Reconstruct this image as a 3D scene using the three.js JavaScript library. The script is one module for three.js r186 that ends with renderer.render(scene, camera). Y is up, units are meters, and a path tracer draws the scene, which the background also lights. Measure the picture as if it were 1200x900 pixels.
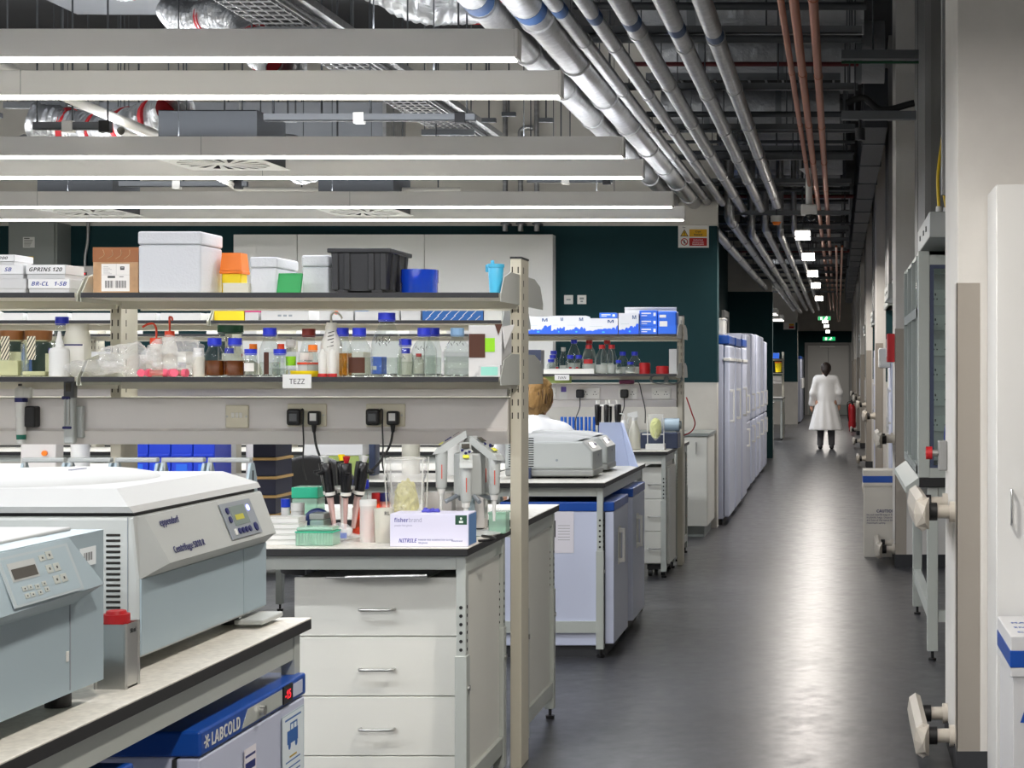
import * as THREE from 'three';
import { RoundedBoxGeometry } from 'three/addons/geometries/RoundedBoxGeometry.js';
import { ConvexGeometry } from 'three/addons/geometries/ConvexGeometry.js';
import { TextGeometry } from 'three/addons/geometries/TextGeometry.js';
import { FontLoader } from 'three/addons/loaders/FontLoader.js';
import { MarchingCubes } from 'three/addons/objects/MarchingCubes.js';
import { ImprovedNoise } from 'three/addons/math/ImprovedNoise.js';
import { mergeGeometries } from 'three/addons/utils/BufferGeometryUtils.js';
import { RectAreaLightUniformsLib } from 'three/addons/lights/RectAreaLightUniformsLib.js';

// ---------- camera, exposure ----------
const F = 1950, CU = 982, CV = 435, EYE = 1.5;           // focal length in pixels, principal point, eye height
const scene = new THREE.Scene();
scene.background = new THREE.Color(0x000000);
const camera = new THREE.PerspectiveCamera(2 * Math.atan(450 / F) * 180 / Math.PI, 1200 / 900, 0.1, 200);
camera.position.set(0, EYE, 0); camera.lookAt(0, EYE, -10);
camera.setViewOffset(1200, 900, 600 - CU, 450 - CV, 1200, 900);
const renderer = new THREE.WebGLRenderer({ antialias: true });
renderer.toneMapping = THREE.LinearToneMapping;
renderer.toneMappingExposure = 2.4;
renderer.shadowMap.enabled = true;
RectAreaLightUniformsLib.init();
const PENDANT = 27, UPLIGHT = 15, GLOW = 3, CORR = 28, WHITE = '#f6f9ff';                 // radiance of pendants, what is seen of them, corridor panels
const font = await new FontLoader().loadAsync('fonts/droid/droid_sans_bold.typeface.json');
const fontR = await new FontLoader().loadAsync('fonts/droid/droid_sans_regular.typeface.json');

// ---------- helpers ----------
let seed = 7; const rnd = (a = 0, b = 1) => { seed = (seed * 1664525 + 1013904223) % 4294967296; return a + (b - a) * seed / 4294967296; };
const pick = a => a[Math.floor(rnd() * a.length) % a.length];
const PX = (u, d) => (u - CU) / F * d, PY = (v, d) => EYE - (v - CV) / F * d;
const STUFF = new Set(['slots', 'holes', 'wire_mesh', 'rungs', 'cables', 'cable_bundle', 'white_strokes', 'marker_writing', 'socket_hole', 'rods', 'striped_tape']);
const taken = {};
function numbered(n) { const k = taken[n] = (taken[n] ?? -1) + 1; return k ? n + '_' + String(k).padStart(3, '0') : n; }
function clean(g) {
  if (g.index) g = g.toNonIndexed();
  for (const k of Object.keys(g.attributes)) if (!['position', 'normal', 'uv'].includes(k)) g.deleteAttribute(k);
  if (!g.attributes.normal) g.computeVertexNormals();
  if (!g.attributes.uv) g.setAttribute('uv', new THREE.BufferAttribute(new Float32Array(g.attributes.position.count * 2), 2));
  return g;
}
function metreUV(g) {
  const p = g.attributes.position, n = g.attributes.normal, uv = new Float32Array(p.count * 2);
  for (let i = 0; i < p.count; i++) {
    const ax = Math.abs(n.getX(i)), ay = Math.abs(n.getY(i)), az = Math.abs(n.getZ(i));
    let a, b; if (ay >= ax && ay >= az) { a = p.getX(i); b = p.getZ(i); } else if (ax >= az) { a = p.getZ(i); b = p.getY(i); } else { a = p.getX(i); b = p.getY(i); }
    uv[2 * i] = a; uv[2 * i + 1] = b;
  }
  g.setAttribute('uv', new THREE.BufferAttribute(uv, 2)); return g;
}
function mk(name, geos, mat, parent = scene, keepUV = false) {
  let list = (Array.isArray(geos) ? geos : [geos]).map(clean);
  let g = list.length > 1 ? mergeGeometries(list) : list[0];
  if (!keepUV) metreUV(g);
  const m = new THREE.Mesh(g, mat); m.castShadow = m.receiveShadow = true;
  m.name = parent === scene ? numbered(name) : name; parent.add(m); if (STUFF.has(name)) m.userData.kind = 'stuff'; return m;
}
function thing(name, label, category, pos = [0, 0, 0], turn = 0, group) {
  const o = new THREE.Group(); o.name = numbered(name); scene.add(o);
  o.position.set(...pos); o.rotation.y = turn; o.userData = { label, category }; if (group) o.userData.group = group; return o;
}
function tag(o, label, category, group) { o.userData = { label, category }; if (group) o.userData.group = group; return o; }
function struct(name, geos, mat) { const m = mk(name, geos, mat); m.userData = { kind: 'structure' }; return m; }
function dup(o, pos, turn, label, group) {
  const c = o.clone(); c.name = numbered(o.name.replace(/_\d{3}$/, '')); c.userData = { ...o.userData }; scene.add(c);
  if (pos) c.position.set(...pos); if (turn !== undefined) c.rotation.y = turn;
  if (label) c.userData.label = label; if (group) c.userData.group = group; return c;
}
// box from its extents
function bx(x0, x1, y0, y1, z0, z1, r = 0) {
  const w = Math.abs(x1 - x0), h = Math.abs(y1 - y0), d = Math.abs(z1 - z0);
  const g = r ? new RoundedBoxGeometry(w, h, d, 2, Math.min(r, w / 2.01, h / 2.01, d / 2.01)) : new THREE.BoxGeometry(w, h, d);
  return g.translate((x0 + x1) / 2, (y0 + y1) / 2, (z0 + z1) / 2);
}
function cyl(r0, r1, h, x = 0, y = 0, z = 0, seg = 20) { return new THREE.CylinderGeometry(r1, r0, h, seg).translate(x, y + h / 2, z); }  // base radius, top radius, base point
function rod(a, b, r, seg = 8) {
  const A = new THREE.Vector3(...a), Bv = new THREE.Vector3(...b), D = Bv.clone().sub(A);
  const g = new THREE.CylinderGeometry(r, r, D.length(), seg);
  g.applyQuaternion(new THREE.Quaternion().setFromUnitVectors(new THREE.Vector3(0, 1, 0), D.clone().normalize()));
  return g.translate(...A.clone().add(Bv).multiplyScalar(.5).toArray());
}
function tube(pts, r, seg = 24, rs = 8) { return new THREE.TubeGeometry(new THREE.CatmullRomCurve3(pts.map(p => new THREE.Vector3(...p))), seg, r, rs); }
function lathe(pts, seg = 24) { return new THREE.LatheGeometry(pts.map(p => new THREE.Vector2(...p)), seg); }
function prism(pts, z0, z1, bevel = 0) {      // profile in x,y swept along z
  const s = new THREE.Shape(pts.map(p => new THREE.Vector2(...p)));
  return new THREE.ExtrudeGeometry(s, { depth: z1 - z0 - 2 * bevel, bevelEnabled: bevel > 0, bevelSize: bevel, bevelThickness: bevel, bevelOffset: -bevel, bevelSegments: 2 }).translate(0, 0, z0 + bevel);
}
function prismX(pts, x0, x1, bevel = 0) { return prism(pts, -x1, -x0, bevel).rotateY(-Math.PI / 2); }  // profile (z,y) swept along x
function hull(pts) { return new ConvexGeometry(pts.map(p => new THREE.Vector3(...p))); }
function text(str, size, f = font, depth = .0006) {
  const g = new TextGeometry(str, { font: f, size, depth, curveSegments: 3 }); g.computeBoundingBox();
  return g;
}
function turned(g, rx, ry, pos) { return g.applyMatrix4(new THREE.Matrix4().compose(new THREE.Vector3(...pos), new THREE.Quaternion().setFromEuler(new THREE.Euler(rx, ry, 0, 'YXZ')), new THREE.Vector3(1, 1, 1))); }
const noise = new ImprovedNoise();
function crumple(g, amp, freq, s = 0) {
  const p = g.attributes.position, n = g.attributes.normal;
  for (let i = 0; i < p.count; i++) {
    const x = p.getX(i), y = p.getY(i), z = p.getZ(i), k = amp * (noise.noise(x * freq + s, y * freq, z * freq) + .5 * noise.noise(x * freq * 2.3, y * freq * 2.3 + s, z * freq * 2.3));
    p.setXYZ(i, x + n.getX(i) * k, y + n.getY(i) * k, z + n.getZ(i) * k);
  }
  g.computeVertexNormals(); return g;
}
// ---------- textures ----------
function noiseTex(size, cells, oct, lo, hi, srgb, tint, s0 = 1) {
  let s = s0; const rr = () => { s = (s * 1103515245 + 12345) % 2147483648; return s / 2147483648; };
  const acc = new Float32Array(size * size); let amp = 1, tot = 0, c = cells;
  for (let o = 0; o < oct; o++) {
    const g = Float32Array.from({ length: c * c }, rr);
    for (let y = 0; y < size; y++) for (let x = 0; x < size; x++) {
      const fx = x / size * c, fy = y / size * c, ix = Math.floor(fx), iy = Math.floor(fy); let a = fx - ix, b = fy - iy; a = a * a * (3 - 2 * a); b = b * b * (3 - 2 * b);
      const q = (i, j) => g[(j % c) * c + (i % c)];
      acc[y * size + x] += amp * ((q(ix, iy) * (1 - a) + q(ix + 1, iy) * a) * (1 - b) + (q(ix, iy + 1) * (1 - a) + q(ix + 1, iy + 1) * a) * b);
    }
    tot += amp; amp *= .55; c *= 2; if (c > size) c = size;
  }
  const d = new Uint8Array(size * size * 4);
  for (let i = 0; i < size * size; i++) { const v = lo + (hi - lo) * acc[i] / tot; for (let k = 0; k < 3; k++) d[4 * i + k] = Math.max(0, Math.min(255, v * (tint ? tint[k] : 1))); d[4 * i + 3] = 255; }
  const t = new THREE.DataTexture(d, size, size); t.wrapS = t.wrapT = THREE.RepeatWrapping; t.magFilter = THREE.LinearFilter; t.needsUpdate = true;
  if (srgb) t.colorSpace = THREE.SRGBColorSpace; return t;
}
function rep(t, r) { const c = t.clone(); c.repeat.set(r, r); c.needsUpdate = true; return c; }
function canvasTex(w, h, draw) {
  const c = document.createElement('canvas'); c.width = w; c.height = h; draw(c.getContext('2d'), w, h);
  const t = new THREE.CanvasTexture(c); t.colorSpace = THREE.SRGBColorSpace; return t;
}
const fine = noiseTex(256, 32, 4, 0, 255, false, null, 3), coarse = noiseTex(256, 6, 5, 0, 255, false, null, 9);
const floorCol = noiseTex(512, 64, 4, 55, 65, true, [1, 1.01, 1.07], 5), topCol = noiseTex(256, 48, 3, 196, 232, true, [1, .985, .94], 11), steelCol = noiseTex(256, 12, 5, 150, 200, true, [1, 1, 1], 21), cardCol = noiseTex(256, 20, 4, 176, 208, true, [1, .8, .6], 31);
const paintCol = noiseTex(256, 5, 5, 236, 255, true, [1, 1, 1], 41);

// ---------- materials ----------
const std = (color, roughness = .6, metalness = 0, extra = {}) => new THREE.MeshStandardMaterial({ color, roughness, metalness, ...extra });
const phy = (o) => new THREE.MeshPhysicalMaterial(o);
const M = {
  cream: std('#d6d2c9', .7, 0, { map: paintCol, bumpMap: rep(fine, 3), bumpScale: .0004 }),
  columnPaint: std('#dcd9d3', .75, 0, { map: paintCol }),
  teal: std('#05373c', .85, 0, { map: paintCol }),
  floor: std('#ffffff', .3, 0, { map: rep(floorCol, .8), roughnessMap: null, bumpMap: rep(fine, 20), bumpScale: .00006 }),
  plaster: std('#ecebe8', .8),
  slab: std('#3a3a3c', .9, 0, { map: paintCol }),
  lightBody: std('#e2e0dc', .5),
  glow: std('#ffffff', .5, 0, { emissive: '#fffaf2', emissiveIntensity: GLOW }),
  glowSoft: std('#ffffff', .5, 0, { emissive: '#ffffff', emissiveIntensity: 2 }),
  corrGlow: std('#ffffff', .5, 0, { emissive: '#fff6ea', emissiveIntensity: 8 }),
  frame: std('#b7bcb6', .4, .15), frameDark: std('#8f9592', .45, .2),
  upright: std('#c9c4b3', .5, .05), panel: std('#d8d8d0', .45), drawer: std('#dadad2', .42), steel: std('#b9b9b6', .28, .95), chrome: std('#d8d8d8', .15, 1),
  topSkin: std('#ffffff', .4, 0, { map: rep(topCol, 2) }), edge: std('#1b1b1c', .5),
  shelfWhite: std('#d8d4c6', .45), shelfEdge: std('#232326', .5), bracket: std('#c4c4b6', .5), bracketGrey: std('#b9bcb6', .45),
  trunk: std('#d4d0cd', .4), socket: std('#cfc9b4', .35), socketWhite: std('#e4e2dc', .35), black: std('#111113', .5), blackGloss: std('#141416', .25), dark: std('#2a2b2e', .6),
  slot: std('#16140f', .8),
  instr: std('#b2b6b4', .45), instrBlue: std('#9fb0b8', .42), instrLid: std('#b0b2b1', .55), instrGrey: std('#8b9299', .45),
  navy: std('#141a5c', .4), white: std('#d8d8d5', .5), whiteCard: std('#c8c8c8', .7), poly: std('#d2d4d8', .85, 0, { bumpMap: rep(fine, 6), bumpScale: .001 }),
  card: std('#ffffff', .8, 0, { map: rep(cardCol, 2) }), cardDark: std('#a2622f', .35, 0, { map: paintCol }),
  labBlue: std('#0d479e', .35), fridge: std('#c4cade', .4),
  orange: std('#ee7a12', .45), orangeDeep: std('#d8411a', .45), yellow: std('#f2d400', .5), green: std('#0a9a48', .45), darkGreen: std('#0b4a2c', .5), pink: std('#e0127c', .5), red: std('#b3141c', .45), redGlow: std('#220000', .4, 0, { emissive: '#ff2030', emissiveIntensity: .6 }),
  blue: std('#1236b8', .4), capBlue: std('#1a2fc0', .4), capPale: std('#7fa3c6', .45), capRed: std('#b81f22', .45), midBlue: std('#1b5fd0', .45), cyan: std('#45b0d8', .45), qBlue: std('#0a5aa4', .45), lime: std('#8fd21a', .6), mint: std('#8fd0c0', .5),
  plastic: phy({ color: '#f4f4f0', roughness: .35, transmission: .45, thickness: 0 }), hdpe: phy({ color: '#e8e6da', roughness: .5, transmission: .35, thickness: 0 }),
  bag: phy({ color: '#ffffff', roughness: .16, transmission: .8, thickness: 0 }),
  glass: phy({ color: '#f3f6f5', roughness: .04, transmission: 1, thickness: 0, ior: 1.5 }), jarGlass: phy({ color: '#eef1e0', roughness: .06, transmission: 1, thickness: 0, ior: 1.5 }),
  pane: phy({ color: '#eef4f3', roughness: .02, transmission: 1, thickness: 0, ior: 1.5 }),
  water: phy({ color: '#eef1ee', roughness: .06, transmission: 1, thickness: 0, ior: 1.33 }),
  broth: phy({ color: '#a0591c', roughness: .12, transmission: .7, thickness: 0, ior: 1.33 }),
  amber: phy({ color: '#e0ac3c', roughness: .12, transmission: .8, thickness: 0, ior: 1.33 }),
  orangeLiq: phy({ color: '#ff7a45', roughness: .1, transmission: .75, thickness: 0 }), pinkLiq: phy({ color: '#f8c4bc', roughness: .2, transmission: .75, thickness: 0 }),
  blueClear: phy({ color: '#1a56d8', roughness: .1, transmission: .55, thickness: 0 }), greenClear: phy({ color: '#cdeedd', roughness: .2, transmission: .6, thickness: 0 }), tealClear: phy({ color: '#3fc9a2', roughness: .2, transmission: .3, thickness: 0 }), powder: std('#dad6c2', .9),
  galv: std('#ffffff', .36, .85, { map: rep(steelCol, 3), bumpMap: rep(fine, 2), bumpScale: .0004 }), duct: std('#8f9296', .5, .5, { map: paintCol }), ductDark: std('#4d5054', .55, .4), foil: std('#d2d4d6', .3, .9, { bumpMap: rep(coarse, 3), bumpScale: .012 }), foilDull: std('#9a9c9e', .42, .7, { bumpMap: rep(coarse, 2.5), bumpScale: .012 }),
  copper: std('#b06a48', .4, .75, { map: paintCol }), strut: std('#6f7275', .5, .6), rodM: std('#55585b', .5, .6), blackCable: std('#161617', .6), conduit: std('#d5d2c8', .5), whiteTrunk: std('#8d8d8c', .5), trunkGrey: std('#7d7d7b', .5), boxGrey: std('#a9adab', .45, .2), guard: std('#a39c92', .4, .45), yellowCable: std('#d8b61a', .5), redTape: std('#b01a22', .6), blueBand: std('#1a3a62', .5), board: std('#f2f2ee', .35), panelGrey: std('#8b908d', .5, .1),
  rail: std('#b9b2a6', .45), skin: std('#b98a72', .55), coat: std('#ececec', .8), trousers: std('#4b4b4e', .8), hairDark: std('#221510', .55), hairBlond: std('#a27c46', .55, 0, { bumpMap: rep(fine, 10), bumpScale: .006 }), hairBrown: std('#5c4022', .55), shoe: std('#27272a', .5), greenGlow: std('#0a6a3a', .5, 0, { emissive: '#0fae62', emissiveIntensity: .5 }), door: std('#b9b9b6', .5), exitWhite: std('#ffffff', .5, 0, { emissive: '#ffffff', emissiveIntensity: .5 }), lcd: std('#7d8a86', .25), lcdYellow: std('#b8b43c', .4), lcdDark: std('#4d4a44', .2), led: std('#9fa8ff', .3, 0, { emissive: '#8f9aff', emissiveIntensity: 2 }), paperBlue: std('#a9b4d2', .6), purple: std('#6d1446', .4), greenTape: std('#8fa05a', .8), slate: std('#3b4560', .45), blueLiq: phy({ color: '#2f7fe0', roughness: .15, transmission: .5, thickness: 0 })
};
M.floor.roughnessMap = rep(noiseTex(256, 24, 5, 170, 255, false, null, 77), .7); M.floor.roughness = .39;
function printed(w, h, draw, rough = .6) { return new THREE.MeshStandardMaterial({ map: canvasTex(w, h, draw), roughness: rough }); }
function plate(name, w, h, mat, parent, pos, rx = 0, ry = 0, t = .0012) {   // thin printed card: the map on its front
  const g = turned(mergeGeometries([clean(new THREE.PlaneGeometry(w, h).translate(0, 0, t)), clean(new THREE.PlaneGeometry(w, h).rotateY(Math.PI))]), rx, ry, pos);
  return mk(name, g, mat, parent, true);
}

// ---------- the shell ----------
const WALL = 15.93, END = 57, LEFT = -8.7, CEIL = 4.7, LOWC = 3.3, BACK = 9;   // depths along -z
struct('floor', bx(LEFT - .2, 3.2, -.2, 0, BACK + .2, -END - .3), M.floor);
struct('ceiling', bx(LEFT - .2, 3.2, CEIL, CEIL + .2, -4.45, -END - .3), M.slab);
struct('ceiling_rear', [bx(LEFT - .2, 3.2, LOWC, LOWC + .1, BACK + .2, -4.4), bx(LEFT - .2, 3.2, LOWC, CEIL + .2, -4.4, -4.45)], M.plaster);   // plain plaster ceiling of the front bays, where the photographer stands
const ceilAt = d => d < 4.4 ? LOWC : CEIL;
struct('wall_left', bx(LEFT - .2, LEFT, 0, CEIL, BACK, -END), M.cream);
struct('wall_right', bx(2.6, 2.8, 0, CEIL, BACK, -END), M.columnPaint);
struct('wall_behind', bx(LEFT, 2.6, 0, CEIL, BACK, BACK + .2), M.cream);
{ // cross wall of the first bay: cream above, teal band, cream dado below
  const w = struct('wall_back', bx(LEFT, -1.16, 0, CEIL, -WALL, -WALL - .22), M.cream);
  mk('painted_band', bx(LEFT, -1.158, 1.394, 2.89, -WALL + .004, -WALL), M.teal, w);
  mk('painted_return', bx(-1.16, -1.156, 1.394, 2.89, -WALL + .004, -WALL - .22), M.teal, w);
  mk('bulkhead', bx(-1.55, -1.15, 2.9, 3.12, -WALL + .03, -WALL), M.cream, w);
}
struct('wall_recess', bx(-2.1, -1.9, 0, CEIL, -WALL - .22, -28.7), M.teal);
{ const w = struct('wall_cross', bx(LEFT, -1.137, 0, CEIL, -28.7, -28.95), M.cream); mk('painted_band', bx(-2, -1.135, 0, 2.87, -28.69, -28.72), M.teal, w); mk('painted_return', bx(-1.14, -1.13, 0, 2.87, -28.69, -28.96), M.teal, w); }
{ const w = struct('wall_far_cross', bx(LEFT, -1.137, 0, CEIL, -46.9, -47.15), M.cream); mk('painted_band', bx(-4, -1.135, 1.2, 2.87, -46.88, -46.92), M.teal, w); }
{ const w = struct('wall_end', bx(LEFT, 2.6, 0, CEIL, -END, -END - .25), M.cream); mk('painted_band', bx(-3, 2.6, 0, 2.87, -END + .02, -END), M.teal, w); }
{ // double doors at the end of the corridor
  const z = -END + .02, o = new THREE.Group(); o.name = 'door_1'; o.userData = { kind: 'structure' }; scene.add(o);
  mk('door_frame', [bx(-1.14, -1.04, 0, 2.48, z, z + .1), bx(.38, .48, 0, 2.48, z, z + .1), bx(-1.04, .38, 2.4, 2.48, z, z + .1)], M.whiteTrunk, o);
  for (const [a, b] of [[-1.035, -.335], [-.325, .375]]) { const l = mk('door_leaf', bx(a, b, .01, 2.39, z, z + .05, .005), M.door, o); mk('kick_plate', bx(a + .03, b - .03, .03, .35, z + .05, z + .054), M.frameDark, l); mk('push_plate', bx(a < -.5 ? b - .12 : a + .04, a < -.5 ? b - .04 : a + .12, .95, 1.25, z + .05, z + .056), M.steel, l); }
  mk('door_closer', bx(-.62, -.1, 2.3, 2.38, z + .05, z + .12, .01), M.white, o);
}
// ---------- lights ----------
function pendant(d, xr, xl, label, yb = 2.71) {
  const o = thing('pendant_light', label, 'light', [(xr + xl) / 2, yb, -d], 0, 'linear pendant lights over the benches');
  const L = xr - xl;
  mk('housing', bx(-L / 2, L / 2, .006, .115, -.036, .036, .003), M.lightBody, o);
  for (const s of [-1, 1]) mk('end_cap', bx(s * L / 2, s * (L / 2 + .012), 0, .116, -.038, .038, .002), M.lightBody, o);
  mk('diffuser', bx(-L / 2 + .004, L / 2 - .004, -.004, .007, -.032, .032), M.glow, o);
  mk('joint', [...[.33, .66].map(t => bx(-L / 2 + L * t, -L / 2 + L * t + .003, .008, .1155, -.0366, .0366))], M.frameDark, o);
  for (const t of [.08, .36, .64, .92]) mk('suspension_wire', cyl(.003, .003, ceilAt(d) - yb - .115, -L / 2 + L * t, .115, 0, 6), M.rodM, o);
  mk('upper_diffuser', bx(-L / 2 + .01, L / 2 - .01, .112, .1153, -.025, .025), M.glowSoft, o);
  for (const [q, s, y] of [[PENDANT, -1, -.008], [UPLIGHT, 1, .122]]) { const l = new THREE.RectAreaLight(WHITE, q, L - .02, s < 0 ? .064 : .05); l.position.set((xr + xl) / 2, yb + y, -d); l.rotation.x = s * Math.PI / 2; l.name = 'pendant_glow'; scene.add(l); }
}
const PD = [6.47, 7.36, 9.42, 10.43, 12.29, 13.36], ord = ['first', 'second', 'third', 'fourth', 'fifth', 'sixth'];
PD.forEach((d, i) => pendant(d, -1.22 - [.03, .01, 0, .005, .005, .02][i], -8.2, `long white linear pendant light, ${ord[6 - 1 - i]} from the teal wall`));
pendant(4.35, -1.22, -6.5, 'long white linear pendant light above the drawers bench front');
pendant(1.3, -1.22, -6.5, 'long white linear pendant light behind the instrument table'); pendant(.4, -1.22, -6.5, 'long white linear pendant light over the rear end of the instrument table');
for (const d of [-1.9, -2.8, -5, -5.9]) pendant(d, -1.22, -6.5, 'long white linear pendant light in the bay towards the rear wall');
for (const d of [31, 32, 35, 36, 39, 40]) pendant(d, -1.3, -6, 'long white linear pendant light in the bay past the freezers');
// corridor panels
[-4.6, -1.5, 1.6, 4.7, 15.8, 18.75, 22, 25, 29.5, 43, 47.5, 54].forEach((d, i) => {
  const o = thing('corridor_light', 'small square LED panel hung under the pipes above the corridor', 'light', [-.333, 2.76, -d], 0, 'small ceiling lights along the corridor');
  mk('housing', bx(-.075, .075, .0, .07, -.13, .13, .008), M.white, o); mk('diffuser', bx(-.068, .068, -.006, .001, -.12, .12), M.corrGlow, o);
  mk('lamp_face', bx(-.066, .066, .012, .06, .13, .134), M.corrGlow, o);
  for (const s of [-1, 1]) mk('hanger_rod', cyl(.004, .004, ceilAt(d) - 2.83, 0, .07, s * .1, 6), M.rodM, o);
  const l = new THREE.RectAreaLight('#fff8f0', CORR * 6, .14, .24); l.position.set(-.333, 2.75, -d); l.rotation.x = -Math.PI / 2; l.name = 'corridor_glow'; scene.add(l);
});

// ---------- right side: columns, guards, rails, cupboards ----------
const XR = .44, CD = 6.13, PITCH = 6.58, colWord = ['beside the tall white cabinet', 'next to the caution carton', 'one past the caution carton', 'two past the caution carton', 'three past the caution carton', 'four past the caution carton', 'five past the caution carton', 'by the end doors'];
function rail(z0, z1, y, label) {
  const o = thing('crash_rail', label, 'bumper rail', [XR, y, (z0 + z1) / 2]);
  const L = (z0 - z1) / 2;
  mk('bumper', prism([[-.105, -.055], [-.125, -.068], [-.15, -.05], [-.158, 0], [-.15, .05], [-.125, .068], [-.105, .055]], -L, L, .012), M.rail, o);
  mk('end_cap', [hull([[-.1, -.06, L - .01], [-.1, .06, L - .01], [-.15, .05, L - .01], [-.155, 0, L - .01], [-.15, -.05, L - .01], [-.118, -.03, L + .05], [-.118, .03, L + .05], [-.128, 0, L + .055]])], M.rail, o);
  for (const s of [-1, 1]) { mk('bracket', [rod([0, 0, s * (L - .09)], [-.07, 0, s * (L - .09)], .026, 14), rod([0, 0, s * (L - .09)], [-.02, 0, s * (L - .09)], .04, 14)], M.rail, o); mk('bracket_collar', rod([-.066, 0, s * (L - .09)], [-.106, 0, s * (L - .09)], .034, 12), M.black, o); }
}
for (let k = 0; k < 8; k++) {
  const z = -(CD + PITCH * k), zf = z - .69;
  const c = struct('wall_column', [bx(XR, 1.5, 0, CEIL, z, zf, .004)], M.columnPaint);
  mk('corner_guard', [bx(XR - .003, XR + .083, .1, 1.825, z + .002, z), bx(XR - .003, XR, .1, 1.825, z + .002, z - .08)], M.guard, c);
  mk('skirting', bx(XR - .004, XR + .6, 0, .1, z + .004, zf), M.dark, c);
  if (k < 6) { rail(z - .06, zf + .04, .97, 'beige crash rail at hip height on the column ' + colWord[k]); rail(z - .06, zf + .04, .125, 'beige crash rail near the floor on the column ' + colWord[k]); }
}
function dropTrunk(k) { // grey service casing, trunking and junction box between column and fume cupboard
  const d = CD + PITCH * k;
  const o = thing('service_casing', k ? 'tall grey service casing up to the ceiling past the column ' + colWord[k] : 'tall grey service casing above the glazed fume cupboard', 'casing', [XR + .044, 2.125, -(d + 3.07)]);
  mk('casing_panel', bx(0, .5, 0, CEIL - 2.14, 0, -1.3, .004), M.trunkGrey, o); mk('corner_strip', bx(-.004, .03, .1, CEIL - 2.14, .004, -.03), M.whiteTrunk, o); mk('lower_lip', bx(-.015, .05, 0, .05, .004, -1.3, .004), M.frame, o);
  mk('seam', bx(-.002, .001, .05, CEIL - 2.14, -.85, -.86), M.dark, o);
  const t = thing('vertical_trunking', 'grey vertical cable trunking with black channel beside column ' + colWord[k], 'trunking', [XR + .012, 2.27, -(d + 1.1)]);
  mk('trunk', bx(.0, .042, .0, CEIL - 2.29, 0, -.07, .003), M.whiteTrunk, t); mk('channel', bx(.042, .12, 0, CEIL - 2.29, -.03, -.09), M.dark, t);
  for (const y of [.3, 1.1, 1.8]) mk('clamp', bx(.05, .075, y, y + .08, -.02, -.035, .004), M.strut, t);
  const b = thing('junction_box', 'grey junction box with yellow cables on column ' + colWord[k], 'junction box', [XR, 2.145, -(d + 1.89)]);
  mk('enclosure', bx(0, .135, 0, .125, 0, -1.15, .006), M.boxGrey, b); for (const q of [-.25, -.5, -.85]) mk('indicator', bx(-.004, .001, .05, .075, q, q - .04), M.dark, b);
  mk('cable_gland', cyl(.016, .014, .03, .05, .125, -.06, 12), M.white, b); mk('cable_gland', cyl(.016, .014, .03, .09, .125, -.12, 12), M.white, b);
  mk('cable', [tube([[.05, .15, -.06], [.045, .3, -.06], [.07, .5, -.1], [.085, .75, -.12]], .008), tube([[.09, .15, -.12], [.075, .25, -.12], [.08, .4, -.12], [.09, .6, -.13]], .007)], M.yellowCable, b);
}
for (let k = 0; k < 5; k++) dropTrunk(k);
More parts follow.
